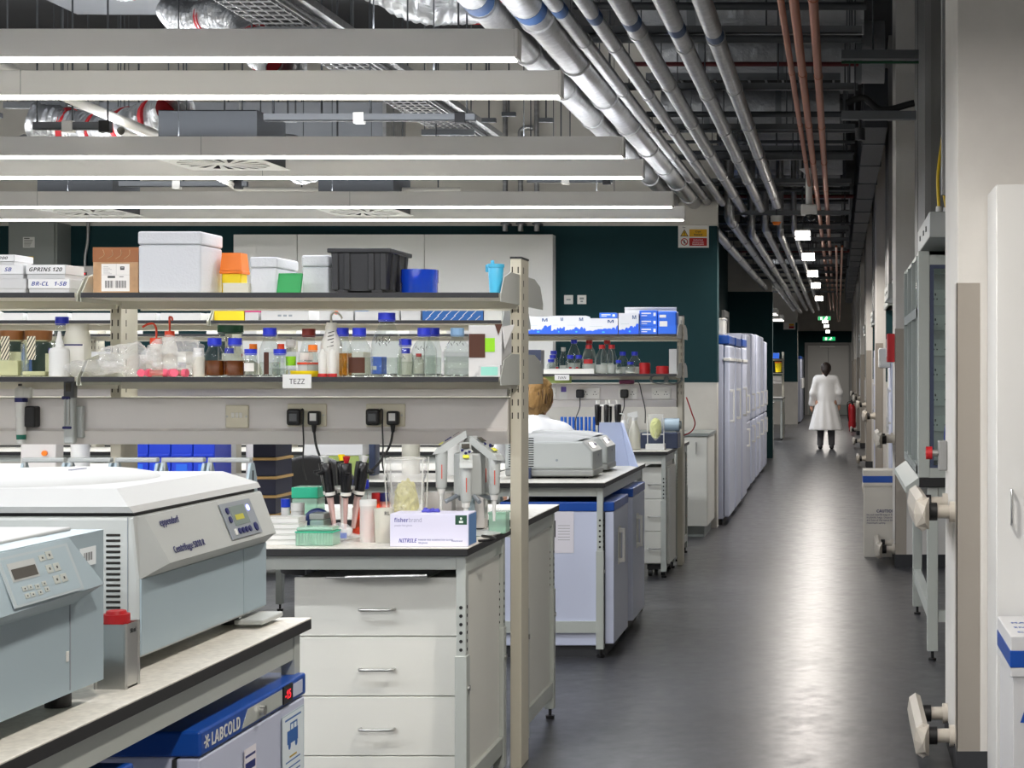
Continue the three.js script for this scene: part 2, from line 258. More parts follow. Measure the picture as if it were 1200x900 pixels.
{ // glazed fume cupboard between the first two columns
  const d = 8.59, D = 1.74, o = thing('fume_cupboard', 'glazed fume cupboard on grey legs with socket strip seen through its end pane', 'fume cupboard', [.42, 0, -d]);
  const W = .95;
  mk('worktop', bx(0, W, .9, .95, 0, -D, .004), M.edge, o);
  for (const [x, z] of [[.07, -.05], [.07, -D + .05], [W - .05, -.05], [W - .05, -D + .05]]) { const l = mk('leg', bx(x - .028, x + .028, .05, .9, z + .028, z - .028, .003), M.frame, o); mk('foot', [cyl(.02, .02, .012, x, 0, z, 12), cyl(.008, .008, .04, x, .012, z, 8)], M.black, l); }
  mk('rail', [bx(.05, .09, .82, .9, -.08, -D + .08), bx(.1, W - .08, .82, .9, -.03, -.06), bx(.05, .09, .2, .28, -.08, -D + .08), bx(.1, W - .08, .2, .26, -.03, -.06)], M.frame, o);
  mk('corner_post', [bx(-.006, .054, .95, 2.12, .001, -.07, .004), bx(-.006, .054, .95, 2.12, -D, -D + .07, .004)], M.frame, o);
  mk('sash_frame', [bx(-.012, .02, 1.78, 1.83, -.07, -D + .07), bx(-.012, .02, .97, 1.01, -.07, -D + .07), ...[-.07, -.62, -1.14, -D + .09].map(z => bx(-.012, .02, .97, 2.1, z, z - .035))], M.frameDark, o);
  for (const [a, b] of [[-.1, -.62], [-.655, -1.14], [-1.175, -1.65]]) { mk('pane', bx(.0, .005, 1.01, 1.78, a, b), M.pane, o); mk('pane', bx(.0, .005, 1.83, 2.1, a, b), M.pane, o); }
  mk('end_frame', [bx(.05, W, 2.05, 2.12, 0, -.03), bx(.05, W, .95, 1.0, 0, -.03), bx(W - .05, W, 1, 2.05, 0, -.03)], M.frame, o);
  mk('end_gasket', [bx(.055, .075, 1, 2.05, -.002, -.02), bx(.075, W - .05, 2.03, 2.05, -.002, -.02), bx(.075, W - .05, 1.0, 1.015, -.002, -.02)], M.slate, o);
  mk('pane', bx(.075, W - .05, 1.01, 2.04, -.012, -.016), M.pane, o);
  mk('inner_wall', [bx(.05, W, .95, 2.1, -D + .03, -D + .07), bx(W - .04, W, .95, 2.1, -.03, -D + .03)], M.trunk, o);
  mk('roof', bx(0, W, 2.1, 2.12, 0, -D), M.frame, o);
  for (let i = 0; i < 6; i++) { const y = 1.13 + i * .155, sp = mk('socket_plate', bx(.14, .29, y, y + .1, -D + .07, -D + .082, .003), M.socketWhite, o); mk('socket_hole', [.18, .25].flatMap(x => [bx(x - .004, x + .004, y + .06, y + .075, -D + .082, -D + .0835), bx(x - .014, x - .006, y + .035, y + .043, -D + .082, -D + .0835), bx(x + .006, x + .014, y + .035, y + .043, -D + .082, -D + .0835)]), M.dark, sp); }
  mk('sill', prism([[-.07, .87], [0, .91], [0, .95], [-.07, .9]], -D + .05, -.02), M.frame, o);
  tag(mk('hose', tube([[XR + .35, .955, -d - .5], [XR + .3, 1.15, -d - .55], [XR + .2, 1.3, -d - .6], [XR + .16, 1.2, -d - .6], [XR + .15, 1.0, -d - .55], [XR + .15, .957, -d - .5]], .009, 40), M.blue), 'blue rubber hose looping inside the glazed fume cupboard', 'hose');
  tag(mk('foil_wrap', crumple(new THREE.IcosahedronGeometry(.07, 4), .02, 30).scale(.9, 1.3, .9).translate(XR + .2, 1.03, -d - .3), M.foil), 'crumpled sheet of aluminium foil inside the glazed fume cupboard', 'foil');
  const s = thing('emergency_button', 'red emergency push button on a grey plate on the column', 'switch', [XR, 1.17, -6.72]);
  mk('back_box', bx(-.035, 0, -.07, .05, .04, -.04, .006), M.whiteTrunk, s); mk('barrel', rod([-.035, 0, 0], [-.06, 0, 0], .014, 12), M.steel, s); mk('button', rod([-.06, 0, 0], [-.085, 0, 0], .026, 16), M.red, s);
}
// shallow furniture and wall ends past the second column
for (let k = 1; k < 5; k++) {
  const d = CD + PITCH * k;
  const w = struct('wall_pier', bx(XR + .06, 2.6, 0, 3.1, -(d + 4.4), -(d + 4.6)), M.cream); mk('painted_band', bx(XR + .058, 2.6, 1.39, 3.1, -(d + 4.395), -(d + 4.4)), M.teal, w); mk('painted_return', bx(XR + .056, XR + .06, 1.39, 3.1, -(d + 4.395), -(d + 4.6)), M.teal, w);
  const o = thing('upright_freezer', 'slim white upright freezer standing past column ' + colWord[k], 'freezer', [XR + .04, 0, -(d + 2.3)]);
  mk('body', bx(.04, .7, .06, 1.78, 0, -.75, .01), M.fridge, o); const dr = mk('door', bx(0, .04, .08, 1.78, -.005, -.745, .012), M.fridge, o); mk('handle', [bx(-.035, -.02, 1.0, 1.35, -.06, -.09, .005), bx(-.02, 0, 1.02, 1.04, -.06, -.09), bx(-.02, 0, 1.31, 1.33, -.06, -.09)], M.white, dr); mk('foot', [cyl(.02, .02, .06, .1, 0, -.1, 10), cyl(.02, .02, .06, .1, 0, -.65, 10), cyl(.02, .02, .06, .6, 0, -.1, 10), cyl(.02, .02, .06, .6, 0, -.65, 10)], M.black, o);
  const l = thing('storage_locker', 'cream storage locker with two doors past column ' + colWord[k], 'locker', [XR + .06, 0, -(d + 3.1)]);
  mk('carcass', bx(.02, .6, .0, 1.55 + .08 * k, 0, -1.0, .004), M.panel, l); for (const s of [0, 1]) { const dd = mk('door', bx(0, .02, .08, 1.53 + .08 * k, -.01 - s * .495, -.485 - s * .495, .003), M.drawer, l); mk('handle', bx(-.025, 0, .9, 1.05, s ? -.53 : -.44, s ? -.545 : -.455, .004), M.steel, dd); }
}
{ // red call box, dispenser and red extinguisher
  const z = -(CD + PITCH);
  let o = thing('fire_alarm_box', 'bright red fire alarm box on the column next to the caution carton', 'alarm', [XR, 1.67, z - .22]);
  mk('case', bx(-.06, 0, -.1, .12, .09, -.09, .008), M.red, o); mk('face', bx(-.064, -.06, -.06, .08, .06, -.06, .004), M.white, o);
  o = thing('towel_dispenser', 'white paper towel dispenser on the freezer past the red alarm box', 'dispenser', [XR + .04, 1.62, -(CD + PITCH + 2.5)]);
  mk('case', bx(-.11, 0, -.09, .09, .1, -.1, .015), M.white, o); mk('slot', bx(-.1, -.02, -.092, -.088, .07, -.07), M.dark, o);
  for (const d of [41.5, 44]) { o = thing('fire_extinguisher', d < 42 ? 'red fire extinguisher standing near the corridor end' : 'red fire extinguisher beside the end doors', 'extinguisher', [.36, 0, -d]); mk('cylinder', lathe([[0, .02], [.08, .02], [.085, .05], [.085, .55], [.07, .62], [.03, .66], [0, .66]]), M.red, o); mk('valve', cyl(.025, .02, .08, 0, .66, 0, 12), M.black, o); mk('handle', bx(-.02, .08, .72, .745, -.012, .012, .004), M.black, o); mk('hose', tube([[-.02, .7, 0], [-.1, .68, 0], [-.11, .5, 0], [-.095, .25, 0]], .012), M.black, o); mk('base', cyl(.087, .087, .02, 0, 0, 0), M.black, o); }
}
{ // tall cabinet at the right edge
  const o = thing('tall_cabinet', 'tall plain white cabinet with a slim steel bow handle', 'cabinet', [.55, 0, -5.77]);
  mk('carcass', bx(0, .9, .0, 2.15, -.02, -.352, .003), M.white, o);
  const d = mk('door', bx(.002, .45, .06, 2.148, 0, -.02, .002), M.white, o); mk('handle', tube([[.05, .97, 0], [.05, .97, .025], [.05, .98, .03], [.05, 1.08, .03], [.05, 1.09, .025], [.05, 1.09, 0]], .005, 30), M.chrome, d);
  const d2 = mk('door', bx(.453, .898, .06, 2.148, 0, -.02, .002), M.white, o); mk('handle', tube([[.85, .97, 0], [.85, .97, .025], [.85, .98, .03], [.85, 1.08, .03], [.85, 1.09, .025], [.85, 1.09, 0]], .005, 30), M.chrome, d2);
}
function wasteBox(name, label, x, z, w, h, dp, small) {
  const o = thing(name, label, 'box', [x, 0, z]);
  mk('carton', bx(0, w, 0, h - .1, 0, -dp, .003), M.whiteCard, o);
  mk('lid', bx(-.008, w + .008, h - .13, h, .008, -dp - .008, .004), M.whiteCard, o);
  mk('band', [bx(-.0095, w + .0095, h - .1, h - .045, .0095, -dp - .0095, .003)], M.labBlue, o);
  return o;
}
{
  let o = wasteBox('clinical_waste_carton', 'white carton with blue band and this way up arrows before the tall cabinet', .555, -5.28, .4, .66, .42);
  const zf = .0015;
  mk('arrow_print', [0, 1].flatMap(i => { const x = .045 + i * .05; return [bx(x - .006, x + .006, .18, .4, zf, zf + .001), prism([[x - .022, .385], [x + .022, .385], [x, .45]], zf, zf + .001)]; }), M.labBlue, o);
  mk('lettering', turned(text('THIS WAY UP', .03), 0, 0, [.13, .3, zf]), M.labBlue, o);
  mk('lid_print', [turned(text('CLINICAL WASTE', .028), -Math.PI / 2, 0, [.02, .6605, -.06]), turned(text('INCINERATE ONLY', .026), -Math.PI / 2, 0, [.02, .6605, -.16]), turned(text('HANDLE WITH CARE', .026), -Math.PI / 2, 0, [.02, .6605, -.26])], M.labBlue, o);
  o = wasteBox('caution_carton', 'beige waste carton with blue band and CAUTION print', .21, -13.43, .24, .7, .3);
  mk('lettering', [turned(text('CAUTION', .024), 0, 0, [.1, .36, zf]), ...['Do not overfill bag or tie', 'in plastic bags. Dispose of bag', 'and box at the same time for', 'maximum safety.'].map((s, i) => turned(text(s, .0145, fontR), 0, 0, [.02, .335 - i * .022, zf]))], M.navy, o);
  o.traverse(m => { if (m.isMesh && m.material === M.whiteCard) m.material = std('#c9c4ba', .7); });
}
// ---------- left wall of the recess: freezers ----------
for (let i = 0; i < 8; i++) {
  const blue = i < 3, tall = i > 4, d0 = [16.2, 17.3, 18.45, 19.7, 21.0, 22.2, 23.4, 24.6][i], w = [.85, .85, .85, .9, .8, .8, .8, .8][i], h = [1.85, 1.85, 1.86, 1.95, 1.98, 2.0, 2.0, 1.95][i];
  const o = thing('tall_freezer', blue ? 'tall lilac-white freezer with a blue top band, ' + ['next to the teal wall corner', 'second from the teal wall corner', 'third from the teal wall corner'][i] : `tall plain lilac-white fridge freezer, ${['', '', '', 'beside the blue-topped freezers', 'second after the blue-topped freezers', 'third after the blue-topped freezers', 'fourth after the blue-topped freezers', 'last of its row'][i]}`, 'freezer', [-1.057 - (i > 2 ? .03 : 0), 0, -d0], 0, 'row of tall freezers');
  mk('body', bx(-.78, -.06, .06, h - (blue ? .09 : 0), 0, -w, .008), M.fridge, o); mk('plinth', bx(-.76, -.07, 0, .06, -.02, -w + .02), M.black, o);
  if (blue) mk('top_band', bx(-.78, .0, h - .085, h, .003, -w - .003, .01), M.labBlue, o);
  const split = blue ? [[.08, h - .1]] : [[.08, .88], [.895, h - .01]];
  for (const [a, b] of split) {
    const dr = mk('door', bx(-.055, 0, a, b, .002, -w - .002, .014), M.fridge, o);
    const hy = blue ? 1.0 : (a < .5 ? .6 : 1.0), hh = blue ? .32 : .22;
    mk('handle', [bx(.03, .045, hy, hy + hh, -.06, -.1, .006), bx(0, .03, hy, hy + .025, -.06, -.1, .004), bx(0, .03, hy + hh - .025, hy + hh, -.06, -.1, .004)], M.white, dr);
    if (blue) mk('latch_strap', bx(-.06, .012, 1.6, 1.63, .008, -w - .004, .004), M.white, dr);
  }
}
for (let i = 0; i < 4; i++) { const o = thing('tall_freezer', 'tall lilac freezer with a blue top standing near the end doors', 'freezer', [-1.06, 0, -(47.4 + i * 1.0)], 0, 'freezers near the end doors'); mk('body', bx(-.75, -.05, .05, 1.85, 0, -.85, .008), M.fridge, o); mk('top_band', bx(-.75, 0, 1.85, 1.93, 0, -.85, .008), M.labBlue, o); const dr = mk('door', bx(-.05, 0, .06, 1.85, 0, -.85, .01), M.fridge, o); mk('handle', bx(0, .04, 1, 1.3, -.06, -.1, .006), M.white, dr); mk('plinth', bx(-.73, -.06, 0, .05, 0, -.85), M.black, o); }
{ // door in the recess wall and a clear tub on the first freezer
  const o = new THREE.Group(); o.name = 'door_2'; o.userData = { kind: 'structure' }; scene.add(o); const x = -1.9;
  mk('door_frame', [bx(x, x + .05, 0, 2.5, -27.2, -27.3), bx(x, x + .05, 0, 2.5, -28.25, -28.35), bx(x, x + .05, 2.4, 2.5, -27.3, -28.25)], M.white, o); mk('door_leaf', bx(x, x + .03, .01, 2.4, -27.3, -28.25), M.door, o);
  const t = thing('clear_tub', 'clear plastic tub standing on the freezer next to teal wall corner', 'tub', [-1.25, 1.851, -16.4]); mk('tub', bx(-.1, .14, 0, .16, .12, -.2, .02), M.plastic, t); mk('rim', bx(-.105, .145, .15, .17, .125, -.205, .006), M.plastic, t);
}
// ---------- ceiling services ----------
function pipeZ(name, label, cat, x, y, d0, d1, r, mat, group, step, bands = []) {
  const o = thing(name, label, cat, [x, y, -(d0 + d1) / 2], 0, group), L = (d1 - d0) / 2;
  mk('pipe', rod([0, 0, L], [0, 0, -L], r, 20), mat, o);
  const rings = []; for (let d = d0 + .4 + rnd(0, .4); d < Math.min(d1, d0 + 26); d += step) rings.push(rod([0, 0, L - (d - d0)], [0, 0, L - (d - d0) - .05], r * 1.13, 16));
  if (rings.length) for (const g of rings.slice(0, 24)) mk('coupling', g, mat, o);
  for (const d of bands) mk('marker_band', rod([0, 0, L - (d - d0)], [0, 0, L - (d - d0) - .13], r * 1.02, 20), M.blueBand, o);
  return o;
}
const PIPES = [[-.97, .068, 15.8], [-.848, .076, 15.85], [-.77, .036, 16.0], [-.687, .036, 16.0], [-.59, .044, 17], [-.471, .044, 16.6], [-.366, .044, 16.2]];
const pw = ['outermost thick', 'second thick', 'first slim', 'second slim', 'third slim', 'fourth slim', 'slim innermost, nearest the copper'];
PIPES.forEach(([q, r, d1], i) => pipeZ('galvanised_pipe', `galvanised steel pipe under the ceiling, ${pw[i]}, with blue marker band`, 'pipe', q * 1.62, 3.12, 4.6, d1, r, M.galv, 'galvanised pipes', i < 2 ? 1.1 : 1.45, [[7.15, 7.3, 7.35, 7.5, 7.6, 7.75, 7.9][i]]));
// second run further on, slightly lower
[[-1.25, .05], [-1.06, .05], [-.9, .042], [-.76, .042], [-.6, .036], [-.46, .03]].map(([x, r], i) => { const o = pipeZ('galvanised_pipe', 'galvanised pipe run past the bay wall, ' + ['outermost', 'second', 'third', 'fourth', 'fifth', 'innermost'][i] + ' of its row', 'pipe', x, 2.93 + (i % 2) * .06, i < 2 ? 16.3 : 17.4, i ? 40 : 28.5, r, M.galv, 'galvanised pipes past the bay wall', 2.1); const L = ((i ? 40 : 28.5) - (i < 2 ? 16.3 : 17.4)) / 2; mk('riser', tube([[0, 0, L - .02], [0, .01, L + .06], [0, .08, L + .1], [0, 1.6, L + .1]], r, 24, 14), M.galv, o); });
[[-.25, .016], [-.193, .022], [-.108, .022]].forEach(([x, r], i) => pipeZ('copper_pipe', 'copper pipe under the corridor ceiling, ' + ['the thinnest', 'thick middle one', 'thick one on the fume cupboard side'][i], 'pipe', x, 3.12, 4.6, i ? 44 : 17, r, M.copper, 'copper pipes', 1.9));
[[-.02, .014], [.05, .014]].forEach(([x, r], i) => pipeZ('copper_pipe', i ? 'slim copper pipe starting further along, on the fume cupboard side' : 'slim copper pipe starting further along, beside the thick pair', 'pipe', x, 3.0, 20, 50, r, M.copper, 'copper pipes', 2.5));
// trapeze hangers carrying the pipes
for (let i = 0; i < 17; i++) {
  const d = 6.7 + i * 1.65, near = d < 16.5, x0 = near ? -1.72 : -1.4, x1 = .12, y = near ? 3.19 : 3.06;
  const o = thing('trapeze_hanger', 'slotted steel strut on threaded rods carrying the corridor pipes', 'hanger', [0, y, -d], 0, 'pipe hangers');
  mk('strut', [bx(x0, x1, .0, .006, -.02, .02), bx(x0, x1, 0, .04, -.02, -.016), bx(x0, x1, 0, .04, .016, .02)], M.strut, o);
  for (const x of [x0 + .05, -.8, -.36, x1 - .05]) mk('threaded_rod', cyl(.005, .005, CEIL - y, x, 0, 0, 6), M.rodM, o);
}
// ducts crossing above the corridor
for (let i = 0; i < 30; i++) {
  const d = 6.4 + i * .92 + (i % 3) * .1, k = i % 4, y = [3.72, 4.12, 3.56, 3.98][k], x0 = -1.2 - rnd(0, .35), x1 = (i % 5 === 2 && d < 13) ? .36 : rnd(0, .16);
  const names = ['insulated_duct', 'ventilation_duct', 'cable_ladder', 'insulated_duct'], lab = ['foil-wrapped round duct crossing above the corridor', 'dark rectangular sheet metal duct crossing above the corridor', 'flat cable ladder crossing above the corridor', 'thick foil-wrapped round duct crossing high above the corridor'];
  const o = thing(names[k], lab[k], k === 2 ? 'cable tray' : 'duct', [0, y, -d], 0, ['slim foil ducts', 'sheet metal ducts', 'cable ladders', 'thick foil ducts'][k] + ' crossing the corridor');
  if (k === 0 || k === 3) { const r = k ? .24 : .16; mk('jacket', rod([x0, 0, 0], [x1, 0, 0], r, 22), M.foilDull, o); for (let x = x0 + .35; x < x1; x += .6) mk('strap', rod([x, 0, 0], [x + .05, 0, 0], r + .006, 22), i % 3 ? M.strut : M.foil, o); mk('hanger', [cyl(.004, .004, CEIL - y - r, x0 + .4, r, 0, 6), cyl(.004, .004, CEIL - y - r, x1 - .3, r, 0, 6)], M.rodM, o); }
  else if (k === 1) { mk('duct_body', bx(x0, x1, -.14, .2, -.2, .2, .004), M.ductDark, o); for (let x = x0 + .3; x < x1; x += .8) mk('flange', bx(x, x + .03, -.16, .22, -.22, .22), M.strut, o); mk('hanger', cyl(.004, .004, CEIL - y - .2, x1 - .3, .2, 0, 6), M.rodM, o); }
  else { mk('side_rail', [bx(x0, x1, 0, .05, -.15, -.145), bx(x0, x1, 0, .05, .145, .15)], M.strut, o); const rungs = []; for (let x = x0; x < x1; x += .12) rungs.push(bx(x, x + .015, 0, .012, -.15, .15)); mk('rungs', rungs, M.strut, o); const cb = []; for (let c = 0; c < 5; c++) cb.push(rod([x0, .02, -.1 + c * .05], [x1, .02, -.1 + c * .05], .012, 8)); mk('cables', cb, pick([M.blackCable, M.dark, M.darkGreen]), o); mk('hanger', [cyl(.004, .004, CEIL - y, x0 + .3, 0, 0, 6), cyl(.004, .004, CEIL - y, x1 - .2, 0, 0, 6)], M.rodM, o); }
}
// small pipes crossing at mixed heights
for (let i = 0; i < 22; i++) { const d = 7.2 + i * 1.05, y = 3.26 + .05 * (i % 4), r = .014 + .006 * (i % 3); const o = thing('crossing_pipe', i % 7 === 3 ? 'thin red pipe crossing under the corridor ceiling' : 'thin dark pipe crossing under the corridor ceiling', 'pipe', [0, 0, 0], 0, i % 7 === 3 ? 'red crossing pipes' : 'dark crossing pipes'); mk('hanger_rod', cyl(.004, .004, CEIL - y, -1.1, y, -d, 6), M.rodM, o); mk('hanger_rod', cyl(.004, .004, CEIL - y, .05, y, -d, 6), M.rodM, o); mk('pipe', rod([-1.25 - rnd(0, .3), y, -d], [.1 + rnd(0, .08), y, -d], r, 10), i % 7 === 3 ? std('#5a1418', .6) : M.rodM, o); }
{ // long ducts running with the corridor on its right
  let o = thing('corridor_duct', 'long grey rectangular duct running along the right of the corridor', 'duct', [.22, 3.55, -28]); mk('duct_body', bx(-.0, .2, 0, .5, 14, -22, .005), M.ductDark, o); for (let z = 13; z > -20; z -= 1.6) mk('flange', bx(-.01, .21, -.01, .51, z, z - .03), M.strut, o); mk('hanger', [cyl(.005, .005, CEIL - 4.05, .1, .5, 10, 6), cyl(.005, .005, CEIL - 4.05, .1, .5, -10, 6)], M.rodM, o);
  o = thing('service_bar', 'horizontal steel bar with hanging valve beside the right columns', 'bracket', [0, 3.28, -9.5]); mk('bar', bx(.02, .46, 0, .05, -.03, .03), M.strut, o); mk('bar', bx(.02, .46, -.3, -.25, -.33, -.27), M.strut, o); mk('green_cable', rod([.02, -.02, .02], [.46, -.02, .02], .008), M.darkGreen, o); mk('rod', [cyl(.006, .006, CEIL - 3.28, .2, .05, 0), cyl(.005, .005, CEIL - 3.03, .1, -.25, -.3)], M.rodM, o); mk('valve', [cyl(.03, .03, .07, .13, -.42, -.3, 12), cyl(.01, .01, .06, .13, -.35, -.3, 8)], M.dark, o); mk('hose', tube([[.05, -.2, -.3], [.15, -.17, -.3], [.25, -.24, -.3], [.45, -.2, -.3]], .02), M.blackCable, o);
}
{ // camera post, detector, exit signs
  let o = thing('ceiling_camera', 'white dome security camera on a short ceiling post', 'camera', [PX(948, 14.5), 2.86, -14.5]);
  mk('post', cyl(.03, .03, .28, 0, .09, 0, 14), M.white, o); mk('mount', cyl(.035, .085, .04, 0, .36, 0, 18), M.white, o); mk('drop_rod', cyl(.008, .008, CEIL - 3.26, 0, .4, 0, 8), M.rodM, o); mk('body', bx(-.07, .07, 0, .09, -.08, .08, .015), M.white, o); mk('dome', new THREE.SphereGeometry(.05, 16, 12).translate(.02, -.005, .02), M.blackGloss, o);
  o = thing('smoke_detector', 'white smoke beacon with an orange base under the pipes', 'detector', [PX(910, 16.5), 2.95, -16.5]); mk('base', cyl(.06, .06, .06, 0, .03, 0, 18), M.white, o); mk('lens', cyl(.03, .05, .035, 0, 0, 0, 18), M.orange, o); mk('drop_rod', cyl(.006, .006, CEIL - 3.04, 0, .09, 0, 8), M.rodM, o);
  for (const [u, v, d, w, lab] of [[966, 373, 31, .12, 'green running man exit sign hung above the corridor'], [971.5, 397, 56.92, .22, 'green running man exit sign over the end doors']]) {
    const x = PX(u, d), y = PY(v, d); o = thing('exit_sign', lab, 'exit sign', [x, y, -d]); const tall = w * .5;
    mk('case', bx(-w, w, -tall / 1.6, tall / 1.6, 0, -.05, .005), M.white, o); mk('sign_face', bx(-w * .95, w * .95, -tall * .55, tall * .55, .0005, .003), M.greenGlow, o);
    mk('pictogram', [new THREE.SphereGeometry(.018, 10, 8).translate(w * .35, tall * .34, .005), rod([w * .3, tall * .2, .005], [w * .18, -tall * .08, .005], .016), rod([w * .18, -tall * .08, .005], [w * .34, -tall * .38, .005], .012), rod([w * .18, -tall * .08, .005], [-w * .02, -tall * .34, .005], .012), rod([w * .3, tall * .16, .005], [w * .5, 0, .005], .01), bx(-w * .62, -w * .3, -tall * .4, tall * .4, .003, .006)], M.exitWhite, o);
    if (d < 50) mk('hanger', [cyl(.004, .004, CEIL - y, -w * .7, tall / 1.6 - .02, -.02, 6), cyl(.004, .004, CEIL - y, w * .7, tall / 1.6 - .02, -.02, 6)].map(g => g.translate(0, -.05, 0)), M.rodM, o);
  }
}
// ---- over the bay ----
function basket(x, y, d0, d1, w, label) {
  const o = thing('basket_tray', label, 'cable tray', [x, y, -d0]); const L = d1 - d0, g = [];
  for (let i = 0; i <= 5; i++) g.push(rod([-w / 2 + w * i / 5, 0, 0], [-w / 2 + w * i / 5, 0, -L], .0035, 5));
  for (const s of [-1, 1]) for (const q of [.03, .06]) g.push(rod([s * w / 2, q, 0], [s * w / 2, q, -L], .0035, 5));
  for (let z = 0; z < L; z += .1) g.push(bx(-w / 2, w / 2, -.007, -.0, -z - .003, -z + .003), bx(-w / 2 - .003, -w / 2 + .003, 0, .06, -z - .003, -z + .003), bx(w / 2 - .003, w / 2 + .003, 0, .06, -z - .003, -z + .003));
  mk('wire_mesh', g, M.galv, o);
  const cb = []; for (let c = 0; c < 6; c++) cb.push(tube([[-w * .3 + c * .05, .018, -.1], [-w * .25 + c * .05, .018, -L * .3], [-w * .35 + c * .055, .018, -L * .6], [-w * .3 + c * .05, .018, -L + .1]], .012, 30, 6));
  mk('cable_bundle', cb, M.blackCable, o);
  for (let z = .5; z < L; z += 1.8) mk('hanger', [bx(-w / 2 - .06, w / 2 + .06, -.05, -.008, -z - .02, -z + .02), cyl(.005, .005, CEIL - y, -w / 2 - .04, -.03, -z, 6).translate(0, 0, 0), cyl(.005, .005, CEIL - y, w / 2 + .04, -.03, -z, 6)].map(g => g), M.strut, o);
}
basket(-2.86, 3.28, 4.5, 13.8, .26, 'wire basket cable tray with black cables running over the benches');
basket(-5.5, 3.35, 5.5, 13.8, .3, 'wide wire basket cable tray nearer the grey wall cabinet');
tag(mk('strut_channel', [bx(-2.7, -2.62, 3.32, 3.36, -4.5, -14.5), bx(-2.7, -2.69, 3.28, 3.36, -4.5, -14.5)], M.galv), 'bright galvanised channel running beside the basket tray', 'strut');
{ let o = thing('main_duct', 'large grey rectangular air duct running high over the benches', 'duct', [-4.7, 3.9, -3]); mk('duct_body', bx(-.42, .4, 0, .7, -1.6, -8.2, .004), M.duct, o); for (let z = -1.8; z > -8; z -= 1.25) mk('flange', bx(-.44, .42, -.02, .72, z, z - .035), M.galv, o); mk('end_collar', bx(-.36, .34, .05, .65, -8.2, -8.45), M.black, o); for (const z of [-2.5, -6]) mk('hanger', [cyl(.005, .005, .1, -.3, .7, z, 6), cyl(.005, .005, .1, .3, .7, z, 6)], M.rodM, o);
  o = thing('branch_duct', 'grey rectangular branch duct crossing near the back wall', 'duct', [-3.2, 3.25, -14.2]); mk('duct_body', bx(-3.4, -.6, 0, .5, .3, -.3, .004), M.duct, o); for (let x = -3; x < -.6; x += 1.2) mk('flange', bx(x, x + .03, -.015, .515, .315, -.315), M.galv, o); mk('hanger', [cyl(.005, .005, CEIL - 3.75, -2, .5, 0, 6), cyl(.005, .005, CEIL - 3.75, -.8, .5, 0, 6)], M.rodM, o); }
// plenum boxes with swirl diffusers and foil flexible ducts
const swirl = (() => { const s = new THREE.Shape(); s.moveTo(-.3, -.3); s.lineTo(.3, -.3); s.lineTo(.3, .3); s.lineTo(-.3, .3); s.closePath();
  for (let i = 0; i < 18; i++) { const a = i / 18 * Math.PI * 2, h = new THREE.Path(), r0 = .07, r1 = .26, t0 = a, t1 = a + .28, w0 = .17, w1 = .18; h.moveTo(r0 * Math.cos(t0), r0 * Math.sin(t0)); h.lineTo(r1 * Math.cos(t1), r1 * Math.sin(t1)); h.lineTo(r1 * Math.cos(t1 + w1), r1 * Math.sin(t1 + w1)); h.lineTo(r0 * Math.cos(t0 + w0), r0 * Math.sin(t0 + w0)); h.closePath(); s.holes.push(h); }
  return new THREE.ExtrudeGeometry(s, { depth: .003, bevelEnabled: false }).rotateX(Math.PI / 2); })();
const DIFF = [[262, 9.87, 'above the third pendant light'], [105, 12.88, 'over the grey wall cabinet side'], [428, 12.88, 'over the middle of the bay']];
for (const [u, d, w] of DIFF) {
  const x = PX(u, d), y = 2.73; const o = thing('swirl_diffuser', 'white square ceiling diffuser with radial swirl slots ' + w, 'air vent', [x, y, -d]);
  mk('face_plate', swirl.clone(), M.white, o); mk('plenum_box', bx(-.27, .27, .02, .27, .24, -.24, .004), M.black, o); mk('plenum_skin', [bx(-.28, .28, 0, .28, .245, .25), bx(-.28, .28, 0, .28, -.25, -.245), bx(-.285, -.28, 0, .28, .25, -.25), bx(.28, .285, 0, .28, .25, -.25), bx(-.28, .28, .275, .28, .25, -.25)], M.ductDark, o); mk('rod', [-.22, .22].map(q => cyl(.004, .004, CEIL - y - .28, q, .28, 0, 6)), M.rodM, o);
}
function flex(pts, r, label, tapes = [.1, .5, .9], strap = true) {
  const c = new THREE.CatmullRomCurve3(pts.map(p => new THREE.Vector3(...p))); const g = new THREE.TubeGeometry(c, 120, r, 22);
  const p = g.attributes.position, n = g.attributes.normal; for (let i = 0; i < p.count; i++) { const row = Math.floor(i / 23), k = .007 * Math.sin(row * 1.9) + .03 * noise.noise(p.getX(i) * 7, p.getY(i) * 7, p.getZ(i) * 7); p.setXYZ(i, p.getX(i) + n.getX(i) * k, p.getY(i) + n.getY(i) * k, p.getZ(i) + n.getZ(i) * k); } g.computeVertexNormals();
  const o = thing('flexible_duct', label, 'duct', pts[0]); mk('foil_sleeve', g.translate(-pts[0][0], -pts[0][1], -pts[0][2]), M.foil, o);
  for (const t of tapes) { const a = c.getPointAt(Math.max(0, t - .012)), b = c.getPointAt(Math.min(1, t + .012)); mk('red_tape', rod(a.toArray().map((v, i) => v - pts[0][i]), b.toArray().map((v, i) => v - pts[0][i]), r * 1.09, 18), M.redTape, o); }
  if (strap) mk('support_strap', [cyl(.004, .004, CEIL - .03 - c.getPointAt(.5).y - r, c.getPointAt(.5).x - pts[0][0], c.getPointAt(.5).y - pts[0][1] + r, c.getPointAt(.5).z - pts[0][2], 6)], M.rodM, o);
}
flex([[PX(40, 11), 3.16, -11], [PX(95, 11), 3.1, -11], [PX(150, 10.8), 3.06, -10.7], [PX(215, 10.4), 3.1, -10.3]], .12, 'foil flexible duct with red tape feeding the diffuser above the third pendant', [.15, .4, .62, .85], false);
flex([[PX(30, 13.6), 3.3, -13.6], [PX(70, 13.4), 3.14, -13.3], [PX(95, 13), 3.15, -12.95]], .13, 'short foil flexible duct above the diffuser on the wall cabinet side', [.2]);
